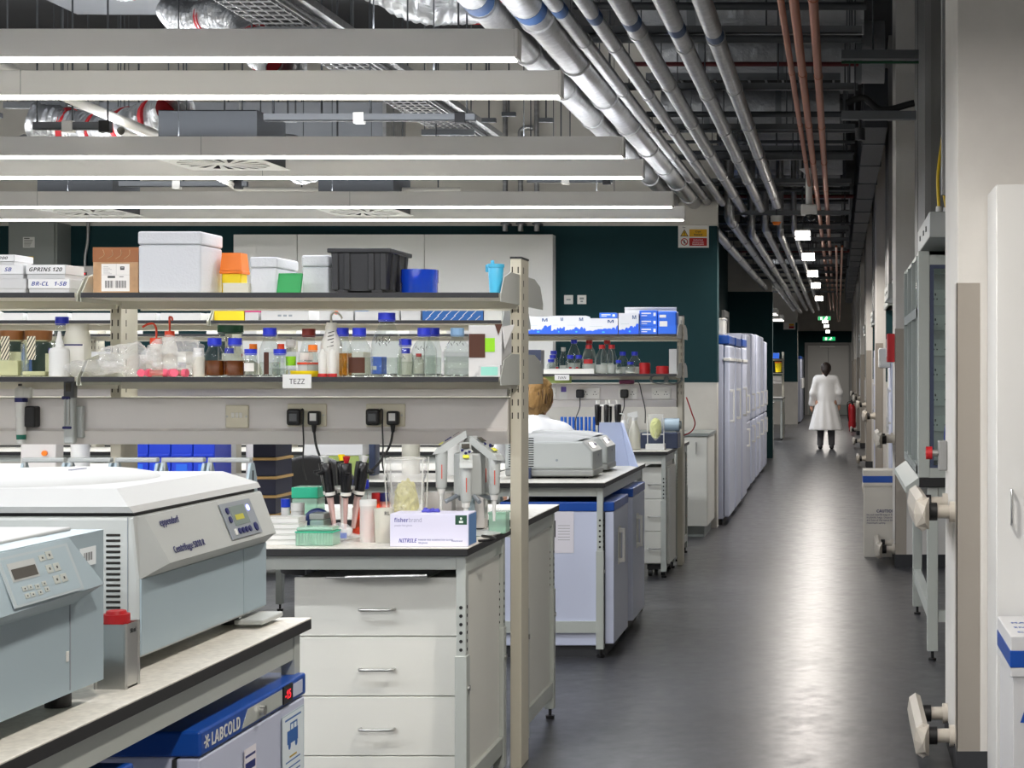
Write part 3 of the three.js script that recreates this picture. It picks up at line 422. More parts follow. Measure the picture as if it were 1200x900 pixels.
flex([[PX(330, 13.4), 3.3, -13.5], [PX(350, 13.3), 3.14, -13.3], [PX(385, 13), 3.15, -12.95]], .13, 'short foil flexible duct above the diffuser in mid bay', [.3]);
flex([[PX(430, 11), 4.2, -11], [PX(500, 11), 4.02, -11], [PX(560, 11.2), 4.1, -11.3], [PX(620, 12), 4.3, -12]], .22, 'wide wrinkled foil duct high above the pendant lights', [.5]);
flex([[PX(200, 9.8), 3.62, -9.8], [PX(240, 9.8), 3.55, -9.7], [PX(290, 9.6), 3.5, -9.4], [PX(330, 9.2), 3.2, -9.0], [PX(350, 9), 3.1, -8.8]], .1, 'foil flexible duct with red tape dropping beside the plenum box', [.25, .7, .8]);
flex([[PX(110, 8.6), 3.62, -8.6], [PX(150, 8.6), 3.56, -8.6], [PX(175, 8.6), 3.66, -8.6]], .13, 'bright foil duct elbow with red tape under the main duct', [.55, .62]);
// struts, conduits, rods
for (const [u0, u1, v, d, lab] of [[310, 557, 138, 9.6, 'dark steel strut hung on rods between the second and third pendants'], [618, 718, 211, 12.8, 'dark steel strut hung on rods near the back wall pipes'], [40, 130, 148, 9.2, 'dark steel strut with black clamps beside foil duct'], [140, 290, 216, 12.6, 'dark steel strut hung low between the fourth and fifth pendants']]) {
  const y = PY(v, d), x0 = PX(u0, d), x1 = PX(u1, d); const o = thing('hung_strut', lab, 'strut', [x0, y, -d]); mk('channel', [bx(0, x1 - x0, -.02, -.015, -.02, .02), bx(0, x1 - x0, -.02, .022, .016, .02), bx(0, x1 - x0, -.02, .022, -.02, -.016)], M.strut, o); for (const t of [.04, .5, .96]) mk('threaded_rod', cyl(.005, .005, CEIL - y + .02, (x1 - x0) * t, -.02, 0, 6), M.rodM, o); for (const t of [.45, .93]) mk('clamp', bx((x1 - x0) * t - .03, (x1 - x0) * t + .03, -.035, .03, -.025, .026, .005), t < .5 ? M.socketWhite : M.black, o);
}
tag(mk('conduit', tube([[PX(-60, 7.5), 2.98, -7.5], [PX(0, 8), 2.97, -8], [PX(90, 9), 2.95, -9.2], [PX(250, 11), 2.93, -12], [PX(262, 11), 2.93, -12.1]], .028, 40, 12), M.conduit), 'cream plastic conduit running diagonally beneath the ducts', 'conduit');
tag(mk('conduit', tube([[PX(150, 10), 2.93, -9.9], [PX(240, 12), 2.92, -12.4], [PX(262, 12.4), 2.9, -12.8], [PX(280, 12.4), 2.9, -12.85], [PX(540, 12.9), 2.9, -12.9]], .024, 50, 12), M.conduit), 'cream plastic conduit with a bend above the fifth pendant light', 'conduit');
for (const [u, i] of [[592, 0], [610, 1], [629, 2]]) { const x = PX(u, 15.8), o = thing('riser_pipe', 'short galvanised riser pipe on the back wall, ' + ['left by the white boards', 'middle of three', 'at the white board end'][i].replace('left ', ''), 'pipe', [x, 2.83, -15.8], 0, 'riser pipes'); mk('pipe', cyl(.025, .025, i === 1 ? .9 : 1.25, 0, 0, 0, 14), M.galv, o); mk('clamp', [bx(-.04, .04, .06, .08, -.12, .028, .004)], M.strut, o); if (i === 1) mk('elbow', tube([[0, .88, 0], [0, .95, 0], [.05, .98, 0], [.12, .98, 0]], .025), M.galv, o); }
// loose rods over the far half
for (let i = 0; i < 26; i++) { const d = 9 + rnd(0, 5.5), x = -1.9 - rnd(0, 3.4), y = 2.95 + rnd(0, .5); tag(mk('hanger_rod', [cyl(.006, .006, CEIL - y, x, y, -d, 6), bx(x - .05, x + .05, y, y + .03, -d - .02, -d + .02)], M.rodM), 'thin threaded hanger rod with a clip over the bay', 'rod', 'hanger rods over the bay'); }
// ---------- benches ----------
const TOP = .92;
function table(name, label, cat, xr, xl, zn, dp, opts = {}) { // zn: edge facing the camera, dp: depth away from it
  const o = thing(name, label, cat, [xr, 0, zn]), L = xr - xl;
  mk('worktop_edge', bx(-L, 0, TOP - .027, TOP - .003, 0, -dp, .002), M.edge, o); mk('worktop_surface', bx(-L, 0, TOP - .004, TOP, 0, -dp, .0015), M.topSkin, o);
  mk('top_rail', [bx(-L + .02, -.047, TOP - .075, TOP - .028, -.034, -.06), bx(-L + .02, -.047, TOP - .075, TOP - .028, -dp + .066, -dp + .046), bx(-.043, -.0165, TOP - .085, TOP - .028, -.073, -dp + .083)], M.frame, o);
  const legs = []; const n = Math.max(1, Math.round(L / 1.5)); for (let i = 0; i <= n; i++) legs.push(-.03 - i * (L - .06) / n);
  legs.forEach((x, i) => { for (const z of [-.05, -dp + .06]) {
    const g = mk('leg', bx(x - .016, x + .016, .3, TOP - .03, z + .02, z - .02, .002), M.frame, o);
    mk('leg_sleeve', bx(x - .02, x + .02, .045, .56, z + .025, z - .025, .003), M.frame, g); mk('levelling_foot', [cyl(.018, .02, .014, x, 0, z, 12), cyl(.007, .007, .04, x, .01, z, 8)], M.black, g);
    if (i === 0) { const h = []; for (let k = 0; k < 6; k++) h.push(rod([x + .0155, .58 + k * .028, z], [x + .017, .58 + k * .028, z], .006, 8), rod([x, .58 + k * .028, z + .0195], [x, .58 + k * .028, z + .0212], .006, 8)); mk('holes', h, M.black, g); mk('bolt', rod([x + .02, .45, z], [x + .026, .45, z], .01, 10), M.steel, g); }
  } });
  mk('low_rail', [bx(-.045, -.013, .1, .16, -.077, -dp + .087)], M.frame, o);
  if (opts.endPanel) mk('end_panel', bx(-.034, -.026, .16, TOP - .085, -.09, -dp + .09), M.panel, o);
  if (opts.lowCross) mk('cross_rail', bx(-L + .04, -.052, .13, .19, -.04, -.06), M.frame, o);
  return o;
}
function drawers(label, x0, x1, zf, dp, hs, faceMat = M.drawer, top = .81, group) { // fronts facing the camera
  const o = thing('drawer_unit', label, 'drawers', [(x0 + x1) / 2, 0, zf], 0, group), w = (x1 - x0) / 2;
  mk('carcass', bx(-w + .003, w - .003, .09, top - .005, -.019, -dp, .002), M.panel, o); mk('plinth', bx(-w + .03, w - .03, .05, .09, -.03, -dp + .03), M.black, o);
  for (const [x, z] of [[-w + .05, -.06], [w - .05, -.06], [-w + .05, -dp + .06], [w - .05, -dp + .06]]) mk('castor', rod([x - .015, .026, z], [x + .015, .026, z], .026, 12), M.black, o);
  let y = top; for (const h of hs) { const d = mk('drawer_front', bx(-w, w, Math.max(y - h + .003, .09), y, 0, -.018, .002), faceMat, o); const yh = y - h * .53; mk('handle', tube([[-.055, yh, 0], [-.055, yh, .022], [-.05, yh, .026], [.05, yh, .026], [.055, yh, .022], [.055, yh, 0]], .005, 30, 8), M.steel, d); y -= h; }
  return o;
}
function rack(label, zc, xs, where, opts = {}) { // double sided shelving on the bench: uprights at xs
  const o = thing('shelf_rack', label, 'shelving', [0, 0, zc]); const half = .075, dp = .36;
  const yT = 1.779, yL = 1.479;
  xs.forEach((x, i) => {
    const u = mk('upright', [bx(x - .042, x, opts.base ?? .0, 1.925, half, -half, .004)], M.upright, o);
    mk('upright_cap', bx(x - .043, x + .001, 1.925, 1.932, half + .001, -half - .001), M.dark, u);
    const sl = []; for (let y = 1.32; y < 1.9; y += .05) for (const q of [-.034, -.012]) sl.push(bx(x + q - .002, x + q + .002, y, y + .024, half - .001, half + .0012)); for (let y = 1.32; y < 1.9; y += .05) sl.push(bx(x - .001, x + .0012, y, y + .024, .03, .034)); mk('slots', sl, M.slot, u);
  });
  for (let i = 0; i < xs.length - 1; i++) for (const y of [yT, yL]) for (const s of [1, -1]) {
    const a = xs[i + 1] + .01, b = xs[i] - .012, z0 = s * half, z1 = s * (half + dp);
    const sh = mk('shelf', bx(a, b, y - .016, y, z0, z1 - s * .004, .001), M.shelfWhite, o); mk('shelf_edge', bx(a, b, y - .017, y + .001, z1 - s * .004, z1, .001), M.shelfEdge, sh);
    mk('shelf_lip', bx(a, b, y - .045, y - .016, z0, z0 + s * .02), M.shelfWhite, sh);
    const br = (x) => prismX([[0, y - .03], [s * dp * .97, y - .03], [s * dp * .97, y - .005], [s * dp * .8, y + .06], [s * dp * .45, y + .085], [0, y + .085]].map(p => [p[0] + z0, p[1]]).reverse(), x - .0015, x + .0015);
    mk('bracket', br(b + .004), i ? M.bracket : M.bracketGrey, sh); mk('bracket', br(a - .004), M.bracket, sh);
  }
  // service trunking with sockets
  const a = xs[xs.length - 1], b = xs[0] - .045;
  for (const s of [1, -1]) mk('service_trunking', prismX([[s * .02, 1.225], [s * .095, 1.225], [s * .125, 1.275], [s * .11, 1.285], [s * .11, 1.4], [s * .02, 1.4]], a, b), M.trunk, o);
  mk('trunking_top', bx(a, b, 1.398, 1.402, .11, -.11), M.shelfWhite, o);
  return o;
}
function socketPlate(o, x, y, z, w, mat = M.socket, holes = true) {
  const p = mk('socket_plate', bx(x - w / 2, x + w / 2, y - .043, y + .043, z, z + .01, .004), mat, o);
  if (holes) mk('socket_hole', (w > .1 ? [-.035, .035] : [0]).flatMap(q => [bx(x + q - .003, x + q + .003, y + .006, y + .016, z + .01, z + .0108), bx(x + q - .014, x + q - .007, y - .012, y - .006, z + .01, z + .0108), bx(x + q + .007, x + q + .014, y - .012, y - .006, z + .01, z + .0108)]), M.dark, p);
  mk('screw', [-1, 1].map(s => rod([x + s * w * .42, y, z + .01], [x + s * w * .42, y, z + .0115], .004, 8)), M.steel, p); return p;
}
// instrument table in the foreground
table('instrument_table', 'grey steel table with dark-edged top carrying two large centrifuges', 'table', -1.24, -2.02, -2.1, 1.82);
// bench with drawers
const Z2 = -6.355;
table('lab_bench', 'lab bench with cream drawers, pipettes and glove box on its top', 'bench', -1.214, -4.25, -5.46, .72, { endPanel: true });
table('lab_bench', 'back half of the drawers bench, behind the shelf upright', 'bench', -1.214, -4.25, -6.53, .72, { endPanel: true });
const r2 = rack('cream slotted shelf rack loaded with glass bottles and foam boxes', Z2, [-1.195, -2.705, -4.215]);
drawers('four-drawer cream pedestal with steel bow handles under the pipettes', PX(345, 5.57), PX(540, 5.57), -5.57, .5, [.2, .2, .2, .13]);
{ const t = thing('pull_out_tray', 'thin steel pull-out tray above the top cream drawer', 'tray', [PX(440, 5.5), .813, -5.54]); mk('sheet', bx(-.17, .17, .0, .006, .03, -.35, .002), M.steel, t); mk('front_lip', rod([-.1, .005, .035], [.17, .01, .035], .007, 8), M.steel, t); }
// bench with the smaller centrifuges
table('instrument_table', 'grey steel table over two undercounter fridges with small centrifuges on top', 'table', -1.215, -1.95, -8.67, 1.83, { lowCross: true });
table('lab_bench', 'middle bench joining the fridge table, crowded with equipment', 'bench', -1.97, -6.5, -8.75, .72); table('lab_bench', 'back half of the middle bench, joining the fridge table', 'bench', -1.97, -6.5, -9.75, .72);
rack('cream shelf rack on the middle bench with boxes and a yellow carton', -9.58, [-1.84, -3.46, -4.97, -6.48]);
// bench in front of the teal wall
table('lab_bench', 'lab bench near the teal wall with spray bottle and pipette stand', 'bench', -1.235, -7.3, -12.04, .72, { endPanel: true }); table('lab_bench', 'back half of the bench near the teal wall', 'bench', -1.235, -7.3, -13.1, .72, { endPanel: true });
const r4 = rack('cream shelf rack near the teal wall with blue-white kit boxes and red-capped bottles', -12.93, [-1.2, -2.71, -4.22, -5.73, -7.24]);
drawers('three-drawer cream pedestal under the bench near the teal wall', PX(753, 12.15), PX(784.5, 12.15), -12.15, .5, [.235, .235, .235], M.drawer, .8);
for (const x of [-2.9, -4.3]) drawers('three-drawer cream pedestal further under the bench near the teal wall', x - .25, x + .25, -12.15, .5, [.235, .235, .235], M.drawer, .8, 'pedestals under the far bench');
{ // base cupboards along the teal wall
  const o = thing('base_cupboard', 'cream base cupboard with dark worktop against the teal wall end', 'cupboard', [-1.18, 0, -15.03]);
  mk('carcass', bx(-6, 0, .1, .91, -.02, -.88, .003), M.panel, o); mk('plinth', bx(-6, -.03, 0, .1, -.05, -.85), M.frameDark, o); mk('worktop', bx(-6, .01, .91, .94, .01, -.88, .003), M.frameDark, o);
  for (let i = 0; i < 10; i++) { const d = mk('door', bx(-i * .6 - .597, -i * .6 - .003, .1, .905, 0, -.018, .002), M.drawer, o); mk('handle', rod([-i * .6 - .1, .75, .02], [-i * .6 - .1, .86, .02], .005), M.steel, d); }
}
// ---------- back wall fittings ----------
{ const z = -15.93 + .005; let o = thing('white_wall_panel', 'run of large white panels fixed on the teal wall', 'panel', [0, 0, z]);
  for (const [u0, u1] of [[273, 348], [348, 497], [497, 648]]) mk('panel', bx(PX(u0, 15.75) + .003, PX(u1, 15.75) - .003, 1.35, 2.795, 0, .17, .003), M.board, o);
  o = thing('electrical_cabinet', 'grey steel electrical cabinet with labels on the teal wall', 'cabinet', [PX(7, 15.6), 2.15, z]); const w = PX(62, 15.6) - PX(7, 15.6);
  mk('body', bx(0, w + .02, 0, .75, 0, .28, .004), M.panelGrey, o); const d = mk('door', bx(.01, w, .01, .74, .28, .3, .004), M.panelGrey, o); mk('lock', bx(w - .1, w - .08, .22, .32, .3, .31, .003), M.dark, d);
  plate('notice', .11, .1, printed(64, 64, (c) => { c.fillStyle = '#dcdcd8'; c.fillRect(0, 0, 64, 64); c.fillStyle = '#444'; c.fillRect(6, 6, 30, 5); for (let i = 0; i < 6; i++) c.fillRect(6, 18 + i * 7, 48 - i * 3, 2); }), d, [w * .46, .56, .3]); plate('warning_sticker', .09, .035, std('#d8b020', .5), d, [w * .46, .41, .3]);
  o = thing('controller', 'small white wall controller with red display and yellow sticker', 'controller', [PX(75, 15.7), 2.3, z]); mk('case', bx(0, .27, 0, .2, 0, .12, .006), M.trunk, o); mk('display', bx(.1, .17, .11, .14, .12, .122), M.lcdDark, o); mk('digits', bx(.11, .155, .117, .133, .122, .1225), M.redGlow, o); mk('sticker', bx(.015, .06, .13, .19, .12, .1215), M.yellow, o); for (const x of [.12, .15, .18]) mk('button', bx(x, x + .018, .06, .075, .12, .125, .002), M.dark, o);
  tag(mk('conduit', tube([[PX(97, 15.85), 2.45, -15.9], [PX(97, 15.85), 2.6, -15.9], [PX(100, 15.85), 2.75, -15.9], [PX(100, 15.85), 3.3, -15.9]], .016), M.galv), 'bent galvanised conduit rising from the wall controller', 'conduit');
  for (const [u, i] of [[666, 0], [681.5, 1]]) { const q = thing('wall_socket', i ? 'white data socket on teal wall on the warning sign side' : 'white blank socket on teal wall beside the white panels', 'socket', [PX(u, 15.9), PY(351, 15.9), z]); mk('plate', bx(-.043, .043, -.043, .043, 0, .012, .004), M.socketWhite, q); mk('insert', i ? [bx(-.02, .02, .0, .02, .012, .0135), bx(-.012, .012, -.025, -.01, .012, .0135)] : [bx(-.02, .02, -.006, .006, .012, .0135)], M.frameDark, q); }
  o = thing('warning_sign', 'white sign with yellow caution and red prohibition panels on the teal wall', 'sign', [PX(812.5, 15.9), PY(277, 15.9), z]); const sw = 36 / F * 15.9, sh = 26 / F * 15.9;
  mk('backing', bx(-sw / 2, sw / 2, -sh / 2, sh / 2, 0, .004), M.white, o);
  plate('print', sw, sh, printed(288, 208, (c, w, h) => { c.fillStyle = '#e9e6e0'; c.fillRect(0, 0, w, h); c.fillStyle = '#333'; c.font = 'bold 16px sans-serif'; c.fillText('Gas', 40, 24); c.fillStyle = '#e0a81a'; c.fillRect(105, 36, 165, 70); c.fillStyle = '#b51c1c'; c.fillRect(105, 118, 165, 74); c.fillStyle = '#222'; c.font = 'bold 24px sans-serif'; c.textAlign = 'center'; c.fillText('Cryo', 187, 66); c.fillText('Hazard', 187, 94); c.fillStyle = '#eee'; c.font = 'bold 17px sans-serif'; c.fillText('Authorised', 187, 142); c.fillText('persons only', 187, 162); c.fillText('beyond point', 187, 182); c.fillStyle = '#e0b01a'; c.beginPath(); c.moveTo(58, 40); c.lineTo(92, 100); c.lineTo(24, 100); c.closePath(); c.fill(); c.strokeStyle = '#222'; c.lineWidth = 5; c.stroke(); c.fillStyle = '#222'; c.fillRect(55, 60, 7, 22); c.fillRect(55, 87, 7, 7); c.strokeStyle = '#b51c1c'; c.lineWidth = 8; c.beginPath(); c.arc(58, 154, 30, 0, 7); c.stroke(); c.beginPath(); c.moveTo(38, 134); c.lineTo(78, 174); c.stroke(); c.fillStyle = '#222'; c.fillRect(53, 138, 10, 32); }), o, [0, 0, .004]);
  plate('print', .3, .16, printed(64, 32, c => { c.fillStyle = '#e6e2dc'; c.fillRect(0, 0, 64, 32); c.fillStyle = '#e0a81a'; c.fillRect(30, 3, 30, 12); c.fillStyle = '#b51c1c'; c.fillRect(30, 17, 30, 12); }), (() => { const q = thing('warning_sign', 'white sign with yellow and red panels hung past the freezers', 'sign', [PX(925, 46.8), PY(382, 46.8), -46.86]); mk('backing', bx(-.17, .17, -.1, .1, -.01, 0), M.white, q); return q; })(), [0, 0, 0]);
}
// bench beyond the freezers: rack with yellow bins
for (const [zc, w] of [[-30.4, 'just past the freezers'], [-37, 'further past the freezers']]) {
  table('lab_bench', 'pale lab bench ' + w, 'bench', -1.2, -5, zc + .9, .72, { endPanel: true }); table('lab_bench', 'back half of the pale lab bench ' + w, 'bench', -1.2, -5, zc - .18, .72, { endPanel: true });
  rack('cream shelf rack standing ' + w, zc, [-1.2, -2.7, -4.2, -4.98]);
  for (const [x, z, m, s] of [[-1.32, .25, M.yellow, 'near'], [-1.32, -.25, M.yellow, 'rear']]) { const o = thing('sharps_bin', `yellow sharps bin on the bench rack ${w}, ${s === 'near' ? 'drawer' : 'back'} side`, 'bin', [x, 1.48, zc + z]); mk('bin', new THREE.CylinderGeometry(.1, .08, .2, 4).rotateY(Math.PI / 4).translate(0, .1, 0), m, o); mk('lid', bx(-.075, .075, .2, .23, -.075, .075, .01), M.orange, o); }
  for (let i = 0; i < 5; i++) { const o = thing('supply_box', 'small blue and white supply box on the rack ' + w, 'box', [-1.4 - i * .3, 1.78, zc + .22], 0, 'supply boxes ' + w); mk('carton', bx(-.1, .1, 0, .12 + .03 * (i % 3), -.08, .08, .003), i % 2 ? M.whiteCard : M.midBlue, o); mk('flap', bx(-.098, .098, .12 + .03 * (i % 3), .122 + .03 * (i % 3), -.078, .078), M.whiteCard, o); }
}
// ---------- large centrifuges ----------
const facing = Math.PI / 2;   // prints on faces that look at the corridor
function vents(o, x0, x1, y0, n, step, z, mat = M.slot) { for (let i = 0; i < n; i++) mk('vent_slot', bx(x0, x1, y0 + i * step, y0 + i * step + step * .42, z - .002, z + .0015, .0008), mat, o); }
{
  const o = thing('large_centrifuge', 'large pale grey refrigerated centrifuge with domed lid, display and model lettering', 'centrifuge', [-1.34, TOP, -3.545]);
  const h = .352, Q = .001;
  mk('body', [prism([[-.6, .03], [0, .03], [0, .182], [-.012, .3], [-.6, .3]], -h, h, .006)], M.instr, o);
  mk('front_cover', bx(-.01, .002, .034, .18, -.2, h - .003), M.instrBlue, o); mk('front_cover', bx(-.01, .002, .034, .18, -h + .003, -.204), M.instrBlue, o);
  mk('control_visor', hull([[0, .18, h - .004], [0, .18, -h + .004], [-.02, .297, h - .004], [-.02, .297, -h + .004], [-.1, .297, h - .004], [-.1, .297, -h + .004], [-.1, .18, h - .004], [-.1, .18, -h + .004], [.034, .205, h - .06], [.034, .205, -h + .03], [-.004, .299, h - .03], [-.004, .299, -h + .02]]), M.instr, o);
  mk('lid_gap', bx(-.58, -.02, .298, .308, -h + .02, h - .02), M.black, o);
  const Lr = (x0, x1, z, y) => [[x0, y, z], [x0, y, -z], [x1, y, z], [x1, y, -z]];
  mk('lid', hull([...Lr(-.62, -.012, h - .0, .308), ...Lr(-.62, -.02, h + .004, .32), ...Lr(-.6, -.075, h - .07, .35)]), M.instrLid, o);
  mk('lid_dome', lathe([[.235, 0], [.225, .009], [.19, .016], [.1, .02], [0, .021]], 40).scale(1, 1, 1.15).translate(-.36, .3485, 0), M.instrLid, o);
  mk('lid_badge', bx(-.3, -.292, .368, .3698, .0, -.07), M.navy, o);
  const tilt = Math.atan2(.038, .094), px = (t) => .034 - .038 * t, py = t => .205 + .094 * t;
  const on = (g, z, t, lift = .0012) => turned(g, -tilt, facing, [px(t) + lift, py(t) + lift * .4, z]);
  mk('maker_lettering', on(text('eppendorf', .0135), .27, .74), M.navy, o); mk('model_lettering', on(text('Centrifuge 5810 R', .0135), .255, .16), M.navy, o);
  const p = mk('control_panel', on(bx(-.01, .175, -.002, .08, 0, .002), -.06, .12), M.instrGrey, o);
  mk('display', on(bx(.035, .125, .026, .07, .002, .003), -.06, .12), M.lcd, p); mk('display_digits', on(bx(.05, .1, .038, .05, .003, .0034), -.06, .12), M.lcdYellow, p);
  for (const [x, y, r] of [[.018, .062, .0075], [.018, .042, .0075], [.045, .013, .007], [.066, .013, .007], [.087, .013, .007], [.108, .013, .007], [.147, .014, .01]]) mk('button', on(rod([x, y, .002], [x, y, .0045], r, 12), -.06, .12), M.navy, p);
  mk('status_light', on(rod([.142, .06, .002], [.142, .06, .004], .007, 12), -.06, .12), M.led, p); mk('key', on(bx(.015, .027, .006, .02, .002, .004), -.06, .12), M.white, p);
  vents(o, -.064, -.037, .06, 20, .0107, h + .0005); mk('panel_seam', bx(-.0235, -.022, .03, .3, h, h + .0012), M.instrGrey, o);
  vents(o, -.42, -.36, .075, 17, .0127, h + .0005);
  for (const [x, z] of [[-.06, .28], [-.06, -.28], [-.52, .28], [-.52, -.28]]) mk('foot', cyl(.022, .022, .032, x, 0, z, 14), M.black, o);
  mk('drip_tray', bx(-.02, .045, .008, .02, -.2, -.34, .004), M.instr, o);
}
{
  const o = thing('large_centrifuge', 'blue-grey centrifuge with keypad panel and barcode sticker at the table front', 'centrifuge', [-1.3, TOP, -2.63]);
  const h = .32;
  mk('body', prism([[-.62, .035], [0, .035], [0, .3], [-.62, .3]], -h, h, .005), M.instrBlue, o);
  mk('control_visor', hull([[0, .185, h - .001], [0, .185, -h + .12], [-.02, .301, h - .001], [-.02, .301, -h + .15], [-.2, .3005, h - .003], [-.2, .3005, -h + .15], [.038, .205, h - .001], [.03, .212, -h + .07], [.002, .298, -h + .14], [.002, .298, h - .001], [-.1, .185, h - .001], [-.1, .185, -h + .12]]), M.instrBlue, o);
  mk('lid', bx(-.6, -.05, .299, .306, -h + .02, h - .02, .003), M.instrLid, o); mk('front_seam', bx(0, .001, .04, .185, -h + .135, -h + .132), M.instrGrey, o);
  mk('lid_slot', bx(-.17, -.16, .306, .308, .12, -.03), M.dark, o);
  const tilt = Math.atan2(.036, .093), px = t => .038 - .036 * t, py = t => .205 + .093 * t, on = (g, z, t, l = .0008) => turned(g, -tilt, facing, [px(t) + l, py(t) + l * .4, z]);
  const p = mk('keypad_panel', on(bx(0, .235, 0, .082, 0, .0016), .075, .1), M.instr, o); p.material = std('#a9b4b8', .45);
  mk('keypad_frame', on(bx(.01, .225, .004, .078, .0016, .0021), .075, .1), M.instrBlue, p);
  mk('display_bezel', on(bx(.022, .108, .04, .07, .002, .003), .075, .1), M.instr, p); mk('display', on(bx(.027, .104, .043, .06, .003, .0036), .075, .1), M.lcdDark, p);
  for (const [x, y, w, q] of [[.125, .062, .02, .01], [.15, .062, .02, .014], [.135, .04, .02, .014], [.16, .04, .02, .014], [.145, .02, .02, .014], [.17, .02, .02, .014], [.04, .022, .014, .008], [.058, .022, .014, .008], [.04, .01, .014, .008], [.058, .01, .014, .008], [.08, .02, .014, .008], [.082, .01, .014, .008], [.104, .022, .014, .008], [.106, .012, .014, .008]]) { const k = mk('key', on(bx(x, x + w, y, y + q, .002, .0032, .0006), .075, .1), M.frame, p); mk('key_mark', on(bx(x + w * .4, x + w * .6, y + q * .35, y + q * .65, .0032, .0036), .075, .1), M.dark, k); }
  plate('barcode_sticker', .06, .032, printed(128, 64, c => { c.fillStyle = '#e8eef0'; c.fillRect(0, 0, 128, 64); c.fillStyle = '#222'; for (let x = 30; x < 98; x += 5) c.fillRect(x, 18, 1 + (x * 7) % 4, 28); }), o, [.0035, .26, -h + .075], 0, facing);
  mk('lock_cover', bx(0, .002, .09, .108, -h + .14, -h + .149, .003), M.white, o);
  for (const [x, z] of [[-.05, .24], [-.05, -.25], [-.54, .24], [-.54, -.25]]) mk('foot', cyl(.022, .022, .036, x, 0, z, 14), M.black, o);
}
{ // lids stacked on it
  for (let i = 0; i < 3; i++) { const o = thing('white_plate', ['white plastic plate at the bottom of the pile on the keypad centrifuge', 'white plastic plate in the middle of the pile on the keypad centrifuge', 'white plastic plate with marker writing on top of the pile'][i], 'plate', [-1.44 + [0, .004, -.012][i], TOP + .3065 + i * .0125, -2.53], [.05, .0, -.06][i]); mk('tray', bx(-.13, .08, 0, .012, -.09, .06, .004), M.white, o); mk('rim', bx(-.122, .072, .0005, .0115, -.094, .064, .003), M.white, o); if (i === 2) mk('writing', [bx(.0, .02, .012, .0125, -.02, .0), bx(.03, .05, .012, .0125, -.02, -.005)], M.dark, o); }
}
{ // steel tin with red screw cap
  const o = thing('steel_canister', 'square stainless steel canister holding a red-capped bottle between the centrifuges', 'canister', [-1.325, TOP, -3.06]); o.scale.set(.86, 1, .86);
  mk('can', [bx(-.034, -.032, 0, .118, -.03, .03), bx(.03, .032, 0, .118, -.03, .03), bx(-.034, .032, 0, .118, -.032, -.03), bx(-.034, .032, 0, .118, .03, .032), bx(-.034, .032, 0, .003, -.03, .03)].concat([[-.033, -.031], [.031, -.031], [-.033, .031], [.031, .031]].map(([x, z]) => cyl(.004, .004, .119, x, 0, z, 10))), M.steel, o);
  mk('lettering', turned(text('50 ml', .008), 0, facing, [.0325, .1, .012]), M.dark, o);
  const b = thing('red_cap_bottle', 'plastic bottle with ribbed red cap standing in the steel canister', 'bottle', [-1.327, TOP + .003, -3.06]); mk('body', cyl(.022, .022, .105, 0, 0, 0, 20), M.pinkLiq, b); mk('cap', cyl(.024, .024, .026, 0, .105, 0, 24), M.red, b); mk('cap_top', cyl(.019, .017, .006, 0, .131, 0, 20), M.red, b);
}
function underFridge(label, x, zn, w, top, opts = {}) {
  const o = thing('undercounter_fridge', label, 'fridge', [x, 0, zn]);   // front looks at the corridor, zn is its near side
  mk('body', bx(-.6, -.055, .06, top - .05, -.006, -w + .006, .006), M.fridge, o); mk('base', bx(-.58, -.05, .0, .06, -.02, -w + .02), M.dark, o);
  mk('top', bx(-.6, .0, top - .05, top, 0, -w, .006), M.labBlue, o);
  const d = mk('door', bx(-.05, -.002, .07, top - .053, -.003, -w + .003, .006), M.fridge, o);
  if (opts.handle) mk('handle', [bx(.02, .034, .48, .66, -w * .28, -w * .28 - .03, .005), bx(-.002, .02, .48, .5, -w * .28, -w * .28 - .03), bx(-.002, .02, .64, .66, -w * .28, -w * .28 - .03), bx(-.001, .003, .47, .67, -w * .25, -w * .28 - .08, .002)], M.white, d);
  mk('hinge_gap', bx(-.056, -.049, .07, top - .055, .0, -w), M.dark, o);
  return o;
}
